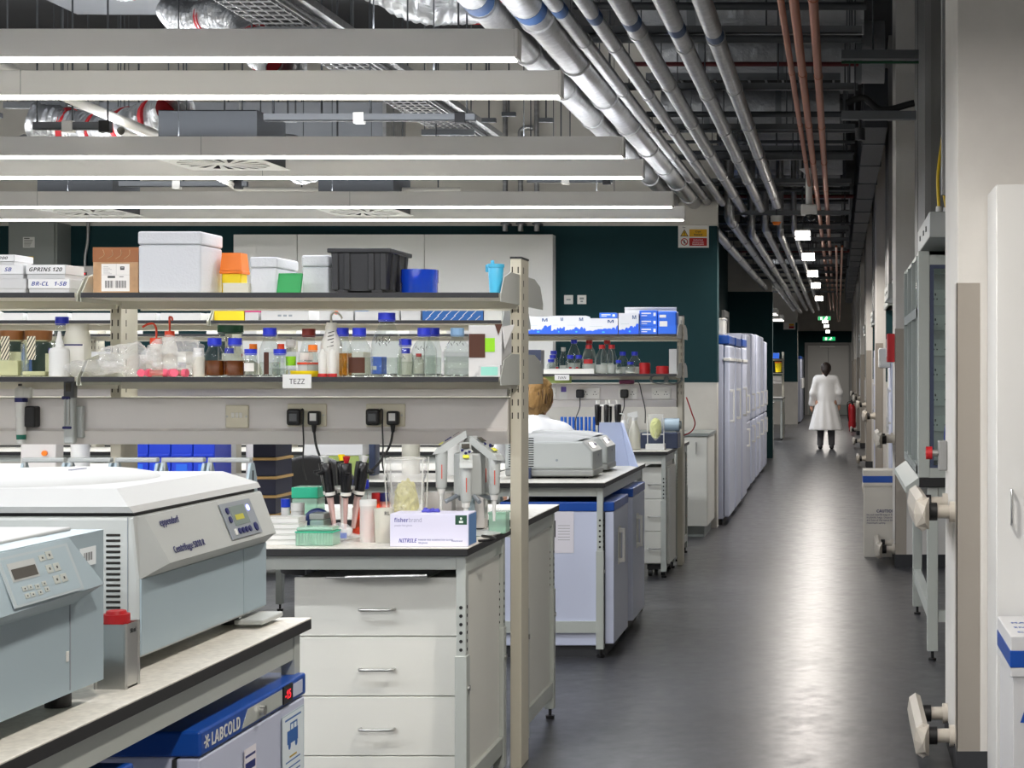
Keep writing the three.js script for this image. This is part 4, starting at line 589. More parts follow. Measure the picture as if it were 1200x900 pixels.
{
  const w = .64, o = underFridge('white undercounter freezer with blue top, lettering and red temperature display', -1.237, -3.23, w, .8);
  const t = (g, z, y) => turned(g, 0, facing, [.0005, y, z]);
  mk('band_stripe', t(prism([[.22, .008], [.255, .042], [.47, .042], [.47, .008]], 0, .001), 0, .75), M.frame, o);
  mk('lettering', t(text('LABCOLD', .026), -.052, .7615), M.white, o);
  mk('snowflake', [0, 1, 2].map(i => t(bx(-.014, .014, -.002, .002, 0, .001).rotateZ(i * Math.PI / 3).translate(.03, .025, 0), 0, .75)), M.white, o);
  mk('temperature_display', t(bx(.475, .535, .006, .046, 0, .003), 0, .75), M.black, o); mk('digits', [t(text('-15', .02), -.483, .7655)].map(g => g.translate(.003, 0, 0)), M.redGlow, o);
  mk('lock', rod([0, .774, -.33], [.012, .774, -.33], .011, 16), M.steel, o); mk('rating_plate', t(bx(.545, .61, .01, .04, 0, .001), 0, .75), M.fridge, o);
  plate('sticker', .15, .16, printed(150, 160, (c, W, H) => { c.fillStyle = '#dfe9ee'; c.fillRect(0, 0, W, H); c.strokeStyle = '#7fa0b4'; c.strokeRect(2, 2, W - 4, H - 4); c.fillStyle = '#2f62a8'; c.fillRect(20, 12, 110, 4); c.fillRect(34, 40, 74, 30); c.fillRect(54, 24, 50, 18); c.beginPath(); c.arc(50, 74, 9, 0, 7); c.arc(96, 74, 9, 0, 7); c.fill(); c.fillStyle = '#dfe9ee'; c.fillRect(60, 28, 16, 12); c.fillRect(82, 28, 16, 12); c.fillStyle = '#b89a30'; c.fillRect(50, 98, 50, 4); c.fillStyle = '#2f62a8'; for (const y of [108, 122, 134, 146]) c.fillRect(24, y, 100, 3); }), o, [.0, .65, -.545], 0, facing);
  plate('sticker', .07, .12, printed(70, 120, (c, W, H) => { c.fillStyle = '#e8e4ea'; c.fillRect(0, 0, W, H); c.fillStyle = '#1c2a70'; c.fillRect(5, 14, 60, 5); c.fillRect(5, 30, 60, 16); c.fillStyle = '#a05060'; c.fillRect(5, 52, 50, 4); c.fillStyle = '#1c2a70'; c.fillRect(5, 62, 60, 5); c.fillRect(5, 74, 50, 4); }), o, [.0, .65, -.27], 0, facing);
  underFridge('second white undercounter freezer with blue top, close beside the lettered one', -1.26, -2.36, .62, .8);
}
{
  let o = underFridge('undercounter fridge with white handle and notice on its side, beside the table leg', -1.172, -8.72, .585, .815, { handle: true });
  plate('notice', .12, .22, printed(96, 176, (c, W, H) => { c.fillStyle = '#d9d6dd'; c.fillRect(0, 0, W, H); c.fillStyle = '#222'; c.fillRect(0, 40, 20, 70); c.fillStyle = '#888'; for (let i = 0; i < 6; i++) c.fillRect(30, 60 + i * 12, 50, 2); }), o, [PX(658, 8.7) + 1.172, PY(624, 8.7), -.0055]);
  o = underFridge('undercounter fridge with white handle, behind the one with the notice', -1.172, -9.52, .585, .83, { handle: true });
}
// smaller centrifuges
function smallCentrifuge(label, x, z, w, dp, hh) {
  const o = thing('small_centrifuge', label, 'centrifuge', [x, TOP, z]), q = w / 2; // front looks at the corridor
  mk('base', bx(-dp, 0, .012, .05, q, -q, .012), M.instrGrey, o); o.children[0].material = std('#9b9d9a', .5);
  mk('body', prism([[-dp, .05], [-.005, .05], [-.005, hh * .62], [-.06, hh * .86], [-dp, hh * .86]], -q, q, .012), M.instr, o);
  mk('lid', hull([[-dp + .02, hh * .86, q - .01], [-dp + .02, hh * .86, -q + .01], [-.1, hh * .86, q - .01], [-.1, hh * .86, -q + .01], [-dp + .04, hh, q - .05], [-dp + .04, hh, -q + .05], [-.16, hh * .97, q - .05], [-.16, hh * .97, -q + .05], [-.07, hh * .9, q - .02], [-.07, hh * .9, -q + .02]]), M.instrLid, o);
  const g = (geo, t) => turned(geo, -.69, facing, [-.005 - .055 * t + .001, hh * (.62 + .24 * t) + .001, 0]);
  mk('display', g(bx(-.1, .04, -.018, .02, 0, .002), .5), M.lcd, o); mk('button', [.06, .08, .1].map(k => g(rod([k, 0, 0], [k, 0, .003], .006, 10), .5)), M.navy, o); mk('badge', turned(bx(-.02, .02, -.006, .006, 0, .001), 0, facing, [-.0045, .12, -.02]), M.instrGrey, o);
  vents(o, -dp + .02, -dp + .085, .065, 13, .0125, q); vents(o, -dp + .09, -dp + .155, .065, 13, .0125, q);
  mk('knob', rod([-.2, .1, q], [-.2, .1, q + .004], .007, 10), M.instrGrey, o);
  for (const [a, b] of [[-.05, q - .05], [-.05, -q + .05], [-dp + .05, q - .05], [-dp + .05, -q + .05]]) mk('foot', cyl(.015, .015, .014, a, 0, b, 10), M.black, o);
}
smallCentrifuge('small grey benchtop centrifuge with vented side on the fridge table', PX(697, 9.0), -9.15, .36, .48, .235);
smallCentrifuge('small grey benchtop centrifuge behind the vented one on the fridge table', PX(711.5, 9.5), -9.72, .36, .48, .235);
{ const o = thing('folded_board', 'lilac-grey folded board standing at the back of the fridge table', 'board', [PX(715, 10), TOP, -10.2]); mk('sheet', hull([[-.1, 0, 0], [.09, 0, 0], [-.1, .265, -.05], [.03, .265, -.05], [-.1, 0, .004], [.09, 0, .004], [-.1, .265, -.046], [.03, .265, -.046]]), M.paperBlue, o); mk('fold', hull([[.03, .265, -.05], [.09, 0, 0], [.16, 0, .12], [.05, .26, -.04], [.092, 0, 0]]), M.paperBlue, o); tag(mk('sample_tub', [bx(PX(617, 9), PX(624, 9), TOP, TOP + .06, -8.95, -9.05, .006)], M.slate), 'dark blue tub on the fridge table beside the vented centrifuge', 'tub'); }
// ---------- things on the shelf rack ----------
const ST = 1.7795, SL = 1.4795, DF = 5.98, K = 'on the top shelf';
function item(u0, u1, vt, base, d) { const x0 = PX(u0, d), x1 = PX(u1, d); return { x: (x0 + x1) / 2, w: x1 - x0, h: PY(vt, d) - base, z: -d }; }
function carton(name, label, u0, u1, vt, base, d, dp, mat, group) { const i = item(u0, u1, vt, base, d); const o = thing(name, label, 'box', [i.x, base, i.z], 0, group); mk('carton', bx(-i.w / 2, i.w / 2, 0, i.h, 0, -dp, .002), mat, o); o.userData.size = undefined; delete o.userData.size; return [o, i]; }
function cryoBox(label, u0, u1, y, h, txt, ink, d = 5.97) {
  const x0 = PX(u0, d), x1 = PX(u1, d), w = x1 - x0, o = thing('cryo_box', label, 'box', [(x0 + x1) / 2, y, -d], rnd(-.04, .04), 'white card boxes at the end of the top shelf');
  mk('base', bx(-w / 2 + .004, w / 2 - .004, 0, h * .55, -.003, -.14), M.whiteCard, o); const l = mk('lid', bx(-w / 2, w / 2, h * .32, h, 0, -.145, .002), M.whiteCard, o);
  if (txt) plate('writing', w * .96, h * .62, printed(256, 64, (c, W, H) => { c.fillStyle = '#e6e6e6'; c.fillRect(0, 0, W, H); c.fillStyle = ink; c.font = 'italic bold 40px sans-serif'; c.fillText(txt, 14, 46); }, .7), l, [0, h * .66, .0003]);
}
cryoBox('white card box marked BR-CL under another on the top shelf', 33, 82, ST, .052, 'BR-CL   1-SB', '#2b3a8c'); cryoBox('white card box marked GPRINS 120 on top of a pile', 30, 77, ST + .0525, .05, 'GPRINS 120', '#1a1a1a');
cryoBox('blank white card box at the bottom of the pile beside GPRINS 120', -18, 31, ST, .052, null); cryoBox('white card box marked CL in the middle of a pile', -20, 28, ST + .0525, .05, '    CL   SB', '#2b3a8c'); cryoBox('white card box marked BU-200 on top of a pile', -26, 17, ST + .103, .036, '      BU-200', '#333');
{ // shipping box
  const [o, i] = carton('cardboard_box', 'brown taped cardboard box with a barcode shipping label', 109, 162, 290, ST, 5.96, .2, M.card);
  mk('packing_tape', bx(-i.w / 2 - .0006, i.w / 2 + .0006, i.h * .68, i.h + .0006, .0008, -.2008), M.cardDark, o); mk('tape_wrinkle', [0, 1, 2, 3].map(k => tube([[-.06 + k * .03, i.h * .75, .001], [-.04 + k * .03, i.h * .84, .0012], [-.045 + k * .032, i.h * .95, .001]], .0012, 10, 5)), M.card, o);
  plate('shipping_label', i.w * .62, i.h * .6, printed(200, 210, (c, W, H) => { c.fillStyle = '#ebe7e2'; c.fillRect(0, 0, W, H); c.fillStyle = '#333'; c.fillRect(44, 92, 54, 16); c.fillRect(134, 20, 30, 26); c.fillStyle = '#eee'; c.fillRect(140, 28, 18, 4); c.fillStyle = '#777'; for (let y = 20; y < 80; y += 11) c.fillRect(14, y, 60 - (y % 3) * 12, 2); c.fillRect(0, 84, W, 1); c.fillRect(105, 0, 1, 84); c.fillStyle = '#222'; for (let x = 26; x < 176; x += 5) if (x < 84 || x > 92) c.fillRect(x, 128, 1 + (x * 13) % 4, 56); c.fillRect(128, 96, 30, 5); }), o, [0, i.h * .34, .0005]);
}
function foam(label, u0, u1, vt, d, dp, lidF) { const i = item(u0, u1, vt, ST, d), o = thing('foam_box', label, 'box', [i.x, ST, i.z]); mk('tub', bx(-i.w / 2 + .002, i.w / 2 - .002, 0, i.h * lidF, -.002, -dp + .002, .008), M.poly, o); mk('lid', bx(-i.w / 2, i.w / 2, i.h * lidF + .0006, i.h, 0, -dp, .008), M.poly, o); }
foam('largest white polystyrene box on the top shelf', 161, 236, 271, 5.94, .21, .78); foam('white polystyrene box with green rack leaning on it', 292, 325, 301, 6.0, .24, .7); foam('white polystyrene box beside the black crate', 353, 386, 299, 6.02, .2, .7);
{ let i = item(262, 288, 297, ST, 6.12), o = thing('sharps_bin', 'yellow sharps bin with a stepped orange lid on the top shelf', 'bin', [i.x, ST, -6.12]); mk('bin', bx(-.035, .035, 0, i.h * .52, .035, -.035, .006), M.yellow, o); mk('lid', [bx(-.042, .042, i.h * .5, i.h * .58, .042, -.042, .004), hull([[-.04, i.h * .58, .04], [.04, i.h * .58, .04], [-.04, i.h * .58, -.04], [.04, i.h * .58, -.04], [-.034, i.h, .034], [.034, i.h, .034], [-.034, i.h, -.034], [.034, i.h, -.034]])], M.orange, o);
  i = item(261, 291, 332, ST, 5.98); o = thing('clear_tray', 'low translucent cream tray before the sharps bin', 'tray', [i.x, ST, i.z]); mk('tray', bx(-i.w / 2, i.w / 2, 0, i.h, 0, -.09, .003), M.hdpe, o); mk('rim', bx(-i.w / 2 - .001, i.w / 2 + .001, i.h - .003, i.h + .001, .001, -.091, .001), M.hdpe, o);
  // green tip rack insert leaning
  o = thing('tip_rack_insert', 'green perforated tip rack plate leaning on the polystyrene box', 'rack', [PX(338, 5.94), ST, -5.945], -.12); const s = new THREE.Shape(); s.moveTo(-.042, 0); s.lineTo(.042, 0); s.lineTo(.042, .07); s.lineTo(-.042, .07); s.closePath(); for (let a = 0; a < 10; a++) for (let b = 0; b < 7; b++) { const h = new THREE.Path(); h.absarc(-.034 + a * .0076, .01 + b * .0085, .0024, 0, 6.283, true); s.holes.push(h); } mk('plate', new THREE.ExtrudeGeometry(s, { depth: .004, bevelEnabled: false, curveSegments: 4 }).rotateX(-.25), M.green, o); mk('rim', [bx(-.044, .044, -.0, .004, -.003, .005), bx(-.044, -.041, 0, .07, -.003, .006).rotateX(-.25), bx(.041, .044, 0, .07, -.003, .006).rotateX(-.25), bx(-.044, .044, .068, .072, -.003, .006).rotateX(-.25)], M.green, o);
  // black crate
  i = item(388, 455, 291, ST, 5.95); o = thing('plastic_crate', 'black ribbed plastic crate on the top shelf', 'crate', [i.x, ST, i.z]); const w = i.w / 2, h = i.h;
  mk('crate', hull([[-w + .01, .008, -.006], [w - .01, .008, -.006], [-w, h - .012, 0], [w, h - .012, 0], [-w + .01, .008, -.27], [w - .01, .008, -.27], [-w, h - .012, -.28], [w, h - .012, -.28]]), M.dark, o); mk('rim', bx(-w - .012, w + .012, h - .016, h, .01, -.29, .004), M.dark, o);
  for (const x of [-.85, -.45, .4, .82]) mk('rib', bx(w * x - .012, w * x + .012, .01, h - .014, .004, -.02, .005), M.dark, o); for (const z of [-.05, -.14, -.23]) mk('rib', bx(w - .01, w + .005, .01, h - .014, z, z - .02, .004), M.dark, o); for (const x of [-.6, .6]) mk('foot', bx(w * x - .02, w * x + .02, 0, .012, 0, -.25, .004), M.dark, o);
  i = item(464, 508, 315, ST, 5.98); o = thing('blue_dish', 'translucent blue round canister beside the black crate', 'canister', [i.x, ST, -6.05]); mk('body', lathe([[0, .001], [.064, .001], [.065, .004], [.065, .04], [.067, .042], [.067, i.h], [.064, i.h], [.063, .006], [0, .006]], 36), M.blueClear, o); mk('contents', cyl(.06, .06, .034, 0, .007, 0, 30), M.blue, o);
  i = item(570, 588, 306, ST, 6.0); o = thing('small_pail', 'small light blue pail with a snap lid at the shelf end', 'pail', [i.x, ST, -6.03]); mk('pail', lathe([[0, 0], [.022, 0], [.028, i.h * .82], [0, i.h * .82]], 20), M.cyan, o); mk('lid', cyl(.031, .031, .012, 0, i.h * .82, 0, 20), M.cyan, o); mk('spout', [cyl(.008, .006, .014, -.012, i.h * .82 + .012, 0, 10), bx(-.036, -.026, i.h * .68, i.h * .9, -.006, .006)], M.cyan, o);
}
// bottles
function duran(label, u0, u1, vt, d, cap, opt = {}) {
  const base = opt.base ?? SL, i = item(u0, u1, vt, base, d), R = i.w / 2, h = i.h, nk = opt.neck ?? Math.min(.62 * R, .02), ch = Math.min(.026, h * .17);
  const o = thing(opt.name || 'reagent_bottle', label, 'bottle', [i.x, base, -d - R], opt.turn || 0, opt.group), sh = h * (opt.body ?? .5), nb = h - ch - .004;
  mk('glass', lathe([[0, .002], [R * .88, .0], [R, .006], [R, sh], [R * .96, sh + (nb - sh) * .2], [R * .78, sh + (nb - sh) * .5], [nk * 1.05, sh + (nb - sh) * .86], [nk, nb], [nk, h - ch * .2]], opt.seg || 28), opt.glass || M.glass, o);
  mk('cap', [cyl(nk + .004, nk + .004, ch, 0, h - ch, 0, 24), cyl(nk + .005, nk + .0045, ch * .25, 0, h - ch, 0, 24)], cap, o); mk('pouring_ring', cyl(nk + .003, nk + .003, .003, 0, h - ch - .005, 0, 20), cap, o);
  if (opt.liq) { const l = Math.min(opt.level ?? .4, .98) * sh / .5 * .5, y = h * (opt.level ?? .4); const pr = [[0, .004], [R * .86, .004], [R * .965, .009], [R * .965, Math.min(y, sh)]]; if (y > sh) pr.push([R * .93, Math.min(y, sh + (nb - sh) * .2)]); pr.push([0, pr[pr.length - 1][1]]); mk('liquid', lathe(pr, 28), opt.liq, o); }
  if (opt.patch) { const [c, w, y0, y1] = opt.patch; mk('paper_label', new THREE.CylinderGeometry(R * 1.006, R * 1.006, (y1 - y0) * h, 16, 1, true, -w / 2, w).translate(0, (y0 + y1) / 2 * h, 0), c, o); }
  if (opt.ink) mk('marker_writing', opt.ink.map(([a, y, l, t]) => rod([Math.sin(a) * R * 1.004, y * h, Math.cos(a) * R * 1.004], [Math.sin(a + l) * R * 1.004, (y + t) * h, Math.cos(a + l) * R * 1.004], .0011, 5)), M.dark, o);
  return o;
}
const ink = (y, n = 5) => Array.from({ length: n }, (_, k) => [-.5 + k * .22, y + .01 * (k % 2), .1, .05 * (k % 2 ? -1 : 1)]);
const brownPatch = std('#4a2410', .6), whitePatch = std('#e2e0da', .7);
duran('square-shouldered bottle of dark brown broth with blue cap, white marks on its side', 235, 259, 396, 6.0, M.capBlue, { liq: M.broth, level: .42, ink: ink(.62) }); duran('bottle of brown broth with blue cap beside the white plastic bottle pair', 259, 283, 396, 6.0, M.capBlue, { liq: M.broth, level: .42 });
duran('small clear bottle with blue cap beside the brown broth', 283, 299, 409, 5.97, M.capBlue, { patch: [whitePatch, 1.6, .2, .5], neck: .018 }); duran('tall clear bottle with blue cap and dark strip label', 300, 324, 384, 6.03, M.capBlue, { patch: [brownPatch, .5, .05, .5], liq: M.water, level: .3 }); duran('small clear bottle with blue cap above the TEZZ card', 316, 334, 409, 5.93, M.capBlue, { liq: M.water, level: .3, neck: .018, ink: ink(.4, 3) });
duran('bottle of yellow broth with blue cap', 386, 409, 384, 6.06, M.capBlue, { liq: M.amber, level: .48 }); duran('clear bottle with blue cap and brown square label', 403, 431, 384, 5.97, M.capBlue, { patch: [brownPatch, 1.5, .08, .4], liq: M.water, level: .4 });
duran('largest clear glass bottle with blue cap and marker letters', 431, 466, 366, 5.97, M.capBlue, { liq: M.water, level: .3, ink: [...ink(.58), ...ink(.52)], patch: [brownPatch, .01, .1, .3], neck: .0265 }); duran('small clear bottle with blue cap behind the largest bottle', 463, 482, 397, 6.05, M.capBlue, { liq: M.water, level: .4, ink: ink(.5, 4) });
duran('half full clear bottle with blue cap beside the pale-capped one', 479, 508, 384, 5.98, M.capBlue, { liq: M.water, level: .44, ink: [...ink(.58), ...ink(.35, 3)] }); duran('clear bottle with blue cap standing behind the half full one', 496, 515, 384, 6.1, M.capBlue, { liq: M.water, level: .4 }); duran('clear bottle with pale blue cap and slanted writing', 517, 548, 384, 5.99, M.capPale, { liq: M.water, level: .42, ink: ink(.68, 6) });
duran('conical clear bottle with dark red cap', 346, 370, 385, 6.1, std('#7a2418', .5), { body: .3, liq: M.water, level: .15, patch: [whitePatch, 1.4, .35, .5] }); duran('small clear bottle with an orange cap behind the wash bottle', 358, 371, 404, 6.04, M.orange, { body: .4 }); duran('tiny bottle with orange cap between the blue-capped ones', 290, 300, 403, 6.12, M.orange, { body: .6 }); duran('tiny bottle with red-orange cap behind the TEZZ card', 323, 332, 403, 6.1, M.orangeDeep, { body: .6 });
duran('jar with dark green-black lid behind the brown broths', 251, 279, 381, 6.14, M.darkGreen, { body: .72, neck: .042, glass: M.glass }); duran('slim bottle with lime and green stripes', 333, 345, 398, 6.13, M.white, { patch: [M.lime, 3, .3, .55], body: .75, neck: .014, liq: M.water, level: .2 });
// jars, plastic bottles
for (const [u0, u1, lab] of [[-8, 21, 'square glass jar with brown lid and striped autoclave tape at the shelf edge'], [22, 53, 'square glass jar with brown lid beside the white dropper bottle']]) { const i = item(u0, u1, 387, SL, 6.0), o = thing('glass_jar', lab, 'jar', [i.x, SL, -6.05]), w = i.w / 2; mk('jar', new THREE.LatheGeometry([[0, .001], [w * 1.25, 0], [w * 1.3, .006], [w * 1.3, i.h * .7], [w * 1.1, i.h * .8], [0, i.h * .8]].map(p => new THREE.Vector2(...p)), 4).rotateY(Math.PI / 4).toNonIndexed(), M.jarGlass, o); mk('powder', bx(-w * .85, w * .85, .004, i.h * (u0 < 0 ? .35 : .12), -w * .85, w * .85, .004), M.powder, o); mk('lid', cyl(w * .92, w * .98, i.h * .2, 0, i.h * .8, 0, 24), std('#7a4a1c', .5), o); const st = printed(64, 64, c => { c.fillStyle = '#d8d2b8'; c.fillRect(0, 0, 64, 64); c.strokeStyle = '#1a1a14'; c.lineWidth = 5; for (let k = -64; k < 64; k += 16) { c.beginPath(); c.moveTo(0, k + 64); c.lineTo(64, k + 20); c.stroke(); } }); plate('autoclave_tape', .03, .085, st, o, [-w * .1, i.h * .62, w * .95], 0, 0); }
{ let i = item(52, 75, 388, SL, 5.95), o = thing('dropper_bottle', 'opaque white dropper bottle with tapered nozzle', 'bottle', [i.x, SL, -5.99]), R = i.w / 2; mk('bottle', lathe([[0, 0], [R * .92, 0], [R, .004], [R, i.h * .56], [R * .9, i.h * .62], [R * .42, i.h * .66], [0, i.h * .66]]), M.white, o); mk('cap', cyl(R * .4, R * .36, i.h * .14, 0, i.h * .66, 0, 20), M.white, o); mk('nozzle', cyl(R * .3, R * .14, i.h * .2, 0, i.h * .8, 0, 16), M.white, o);
  i = item(67, 97, 379, SL, 6.06); o = thing('plastic_bottle', 'squat translucent chemical bottle with printed label behind the dropper bottle', 'bottle', [i.x, SL, -6.12]); const r = i.w / 2; mk('bottle', lathe([[0, 0], [r * .95, 0], [r, .006], [r, i.h * .72], [r * .86, i.h * .84], [r * .8, i.h * .88]]), M.hdpe, o); mk('cap', cyl(r * .84, r * .84, i.h * .13, 0, i.h * .87, 0, 24), M.hdpe, o); mk('label', new THREE.CylinderGeometry(r * 1.005, r * 1.005, i.h * .36, 16, 1, true, -.9, 1.8).translate(0, i.h * .44, 0), whitePatch, o); mk('label_line', new THREE.CylinderGeometry(r * 1.01, r * 1.01, i.h * .03, 16, 1, true, -.8, 1.6).translate(0, i.h * .6, 0), M.navy, o);
  duran('clear bottle with blue cap behind the dropper bottle', 58, 78, 371, 6.13, M.capBlue, { liq: M.water, level: .3 });
  i = item(222, 236, 407, SL, 5.98); o = thing('white_vial', 'plain translucent white bottle beside the brown broth', 'bottle', [i.x, SL, -6.01]); mk('bottle', cyl(i.w / 2, i.w / 2, i.h * .68, 0, 0, 0), M.hdpe, o); mk('cap', cyl(i.w * .44, i.w * .42, i.h * .3, 0, i.h * .68, 0), M.white, o);
  // wash bottles with orange spouts
  for (const [u0, u1, vc, lab, s] of [[168, 190, 399, 'wash bottle with orange cap and low hooked spout', 1], [186, 204, 391, 'wash bottle with orange cap and tall hooked spout', -1]]) { i = item(u0, u1, vc, SL, 6.1); o = thing('wash_bottle', lab, 'bottle', [i.x, SL, -6.13]); const q = i.w / 2; mk('bottle', lathe([[0, 0], [q, 0], [q, i.h * .65], [q * .5, i.h * .95], [q * .5, i.h]]), M.hdpe, o); mk('cap', cyl(q * .62, q * .62, .022, 0, i.h - .012, 0), M.orangeDeep, o); mk('spout', tube([[0, i.h, 0], [0, i.h + .045, 0], [-.005 * s - .005, i.h + .062, 0], [-s * .02 - .012, i.h + .06, 0], [-s * .03 - .02, i.h + .05, 0]], .004, 30), M.orangeDeep, o); }
  i = item(371, 396, 372, SL, 6.03); o = thing('wash_bottle', 'clear wash bottle with white bent tube and striped tape', 'bottle', [i.x, SL, -6.08]); const q = i.w / 2; mk('bottle', lathe([[0, 0], [q, 0], [q, i.h * .55], [q * .5, i.h * .8], [q * .5, i.h * .85]]), M.plastic, o); mk('cap', cyl(q * .6, q * .45, i.h * .12, 0, i.h * .8, 0), M.hdpe, o); mk('spout', tube([[0, i.h * .9, 0], [0, i.h * 1.05, 0], [.01, i.h * 1.09, 0], [.03, i.h * 1.06, .005], [.042, i.h * .99, .01]], .004, 30), M.hdpe, o); mk('striped_tape', [0, 1, 2, 3, 4].map(k => rod([-.004, i.h * (.5 + k * .06), q * (.98 - k * .06)], [.018, i.h * (.53 + k * .06), q * (.92 - k * .06)], .0016, 5)), M.dark, o);
  for (const u of [377, 388.5]) { o = thing('capped_tube', 'clear conical tube standing upside down on a red cap', 'tube', [PX(u, 5.93), SL, -5.94], 0, 'upside-down tubes by the yellow broth'); mk('cap', cyl(.0165, .0165, .012, 0, 0, 0, 20), M.capRed, o); mk('tube', lathe([[.014, .012], [.014, .085], [.004, .1], [0, .1]]), M.plastic, o); }
  // plastic bags
  const bagAt = (lab, u, v, d, sx, sy, sz, s, amp = .022) => { const g = crumple(new THREE.IcosahedronGeometry(1, 20).scale(sx, sy, sz), amp, 22, s); g.computeBoundingBox(); const o = thing('plastic_bag', lab, 'bag', [PX(u, d), SL, -d]); g.translate(0, -g.boundingBox.min.y + .0005, 0); mk('film', g, M.bag, o); return o; };
  bagAt('flat crumpled clear plastic bag hanging slightly over the shelf edge', 110, 433, 6.0, .105, .026, .08, 3, .014); bagAt('bulging clear plastic bag of glassy film next to the slotted upright', 152, 420, 6.05, .1, .056, .09, 8);
  o = bagAt('peaked clear plastic bag holding pink-capped tubes', 204, 418, 6.03, .1, .068, .08, 14, .028); for (const [u, v, a] of [[166, 436, .4], [173, 431, 1], [190, 436, 2], [206, 435, .2], [214, 438, 1.4], [200, 428, .8]]) { const t = thing('pink_cap_tube', 'short plastic tube with pink cap inside the peaked bag', 'tube', [PX(u, 5.97), SL + .0145, -5.965], a, 'pink-capped tubes in the bag'); mk('cap', rod([0, 0, .004], [0, 0, .02], .014, 14), std('#e8607a', .5), t); mk('tube', rod([0, 0, .004], [0, 0, -.04], .011, 12), M.pinkLiq, t); }
  // yellow dish, white dish
  o = thing('yellow_dish', 'yellow shallow dish behind the TEZZ card', 'dish', [PX(354, 5.95), SL, -5.99]); mk('dish', lathe([[0, 0], [.05, 0], [.054, .022], [.05, .022], [.047, .004], [0, .004]], 30), M.yellow, o); mk('contents', cyl(.046, .046, .012, 0, .004, 0), M.yellow, o);
  o = thing('paper_tub', 'white paper tub standing behind the yellow dish', 'tub', [PX(360, 6.1), SL, -6.12]); mk('tub', cyl(.036, .04, .045, 0, 0, 0), M.whiteCard, o); mk('lid', cyl(.042, .042, .008, 0, .045, 0), M.orangeDeep, o);
  // box with tape and green paper at the end
  { const [c, k] = carton('file_box', 'white folded card box with brown tape and lime paper at the shelf end', 549, 588, 381, SL, 5.99, .18, M.whiteCard); mk('brown_card', bx(-.058, .0, .07, .155, 0, .003), brownPatch, c); mk('lime_paper', bx(-.02, .035, .09, .14, -.001, .002), M.lime, c); mk('open_flap', hull([[.06, .18, 0], [.065, .18, 0], [.1, .19, -.03], [.07, .1, 0], [.072, .1, -.02]]), M.whiteCard, c); mk('tape_corner', hull([[.035, .19, .001], [.062, .19, .001], [.048, .15, .001], [.035, .19, .003], [.062, .19, .003], [.048, .15, .003]]), brownPatch, c);
    const [m] = carton('mint_box', 'small white and mint box before the folded card box', 561, 586, 428, SL, 5.94, .04, M.whiteCard); mk('mint_print', bx(-.03, .03, .005, .036, 0, .001), M.mint, m); }
  o = thing('name_card', 'white TEZZ name card clipped on the shelf edge', 'sign', [PX(344, 5.88), PY(447, 5.88), -5.919]); mk('card', bx(-.051, .051, -.025, .025, 0, .002), M.white, o); const tx = text('TEZZ', .019, fontR, .0006); tx.translate(-tx.boundingBox.max.x / 2, -.0095, .002); mk('lettering', tx, M.dark, o);
}
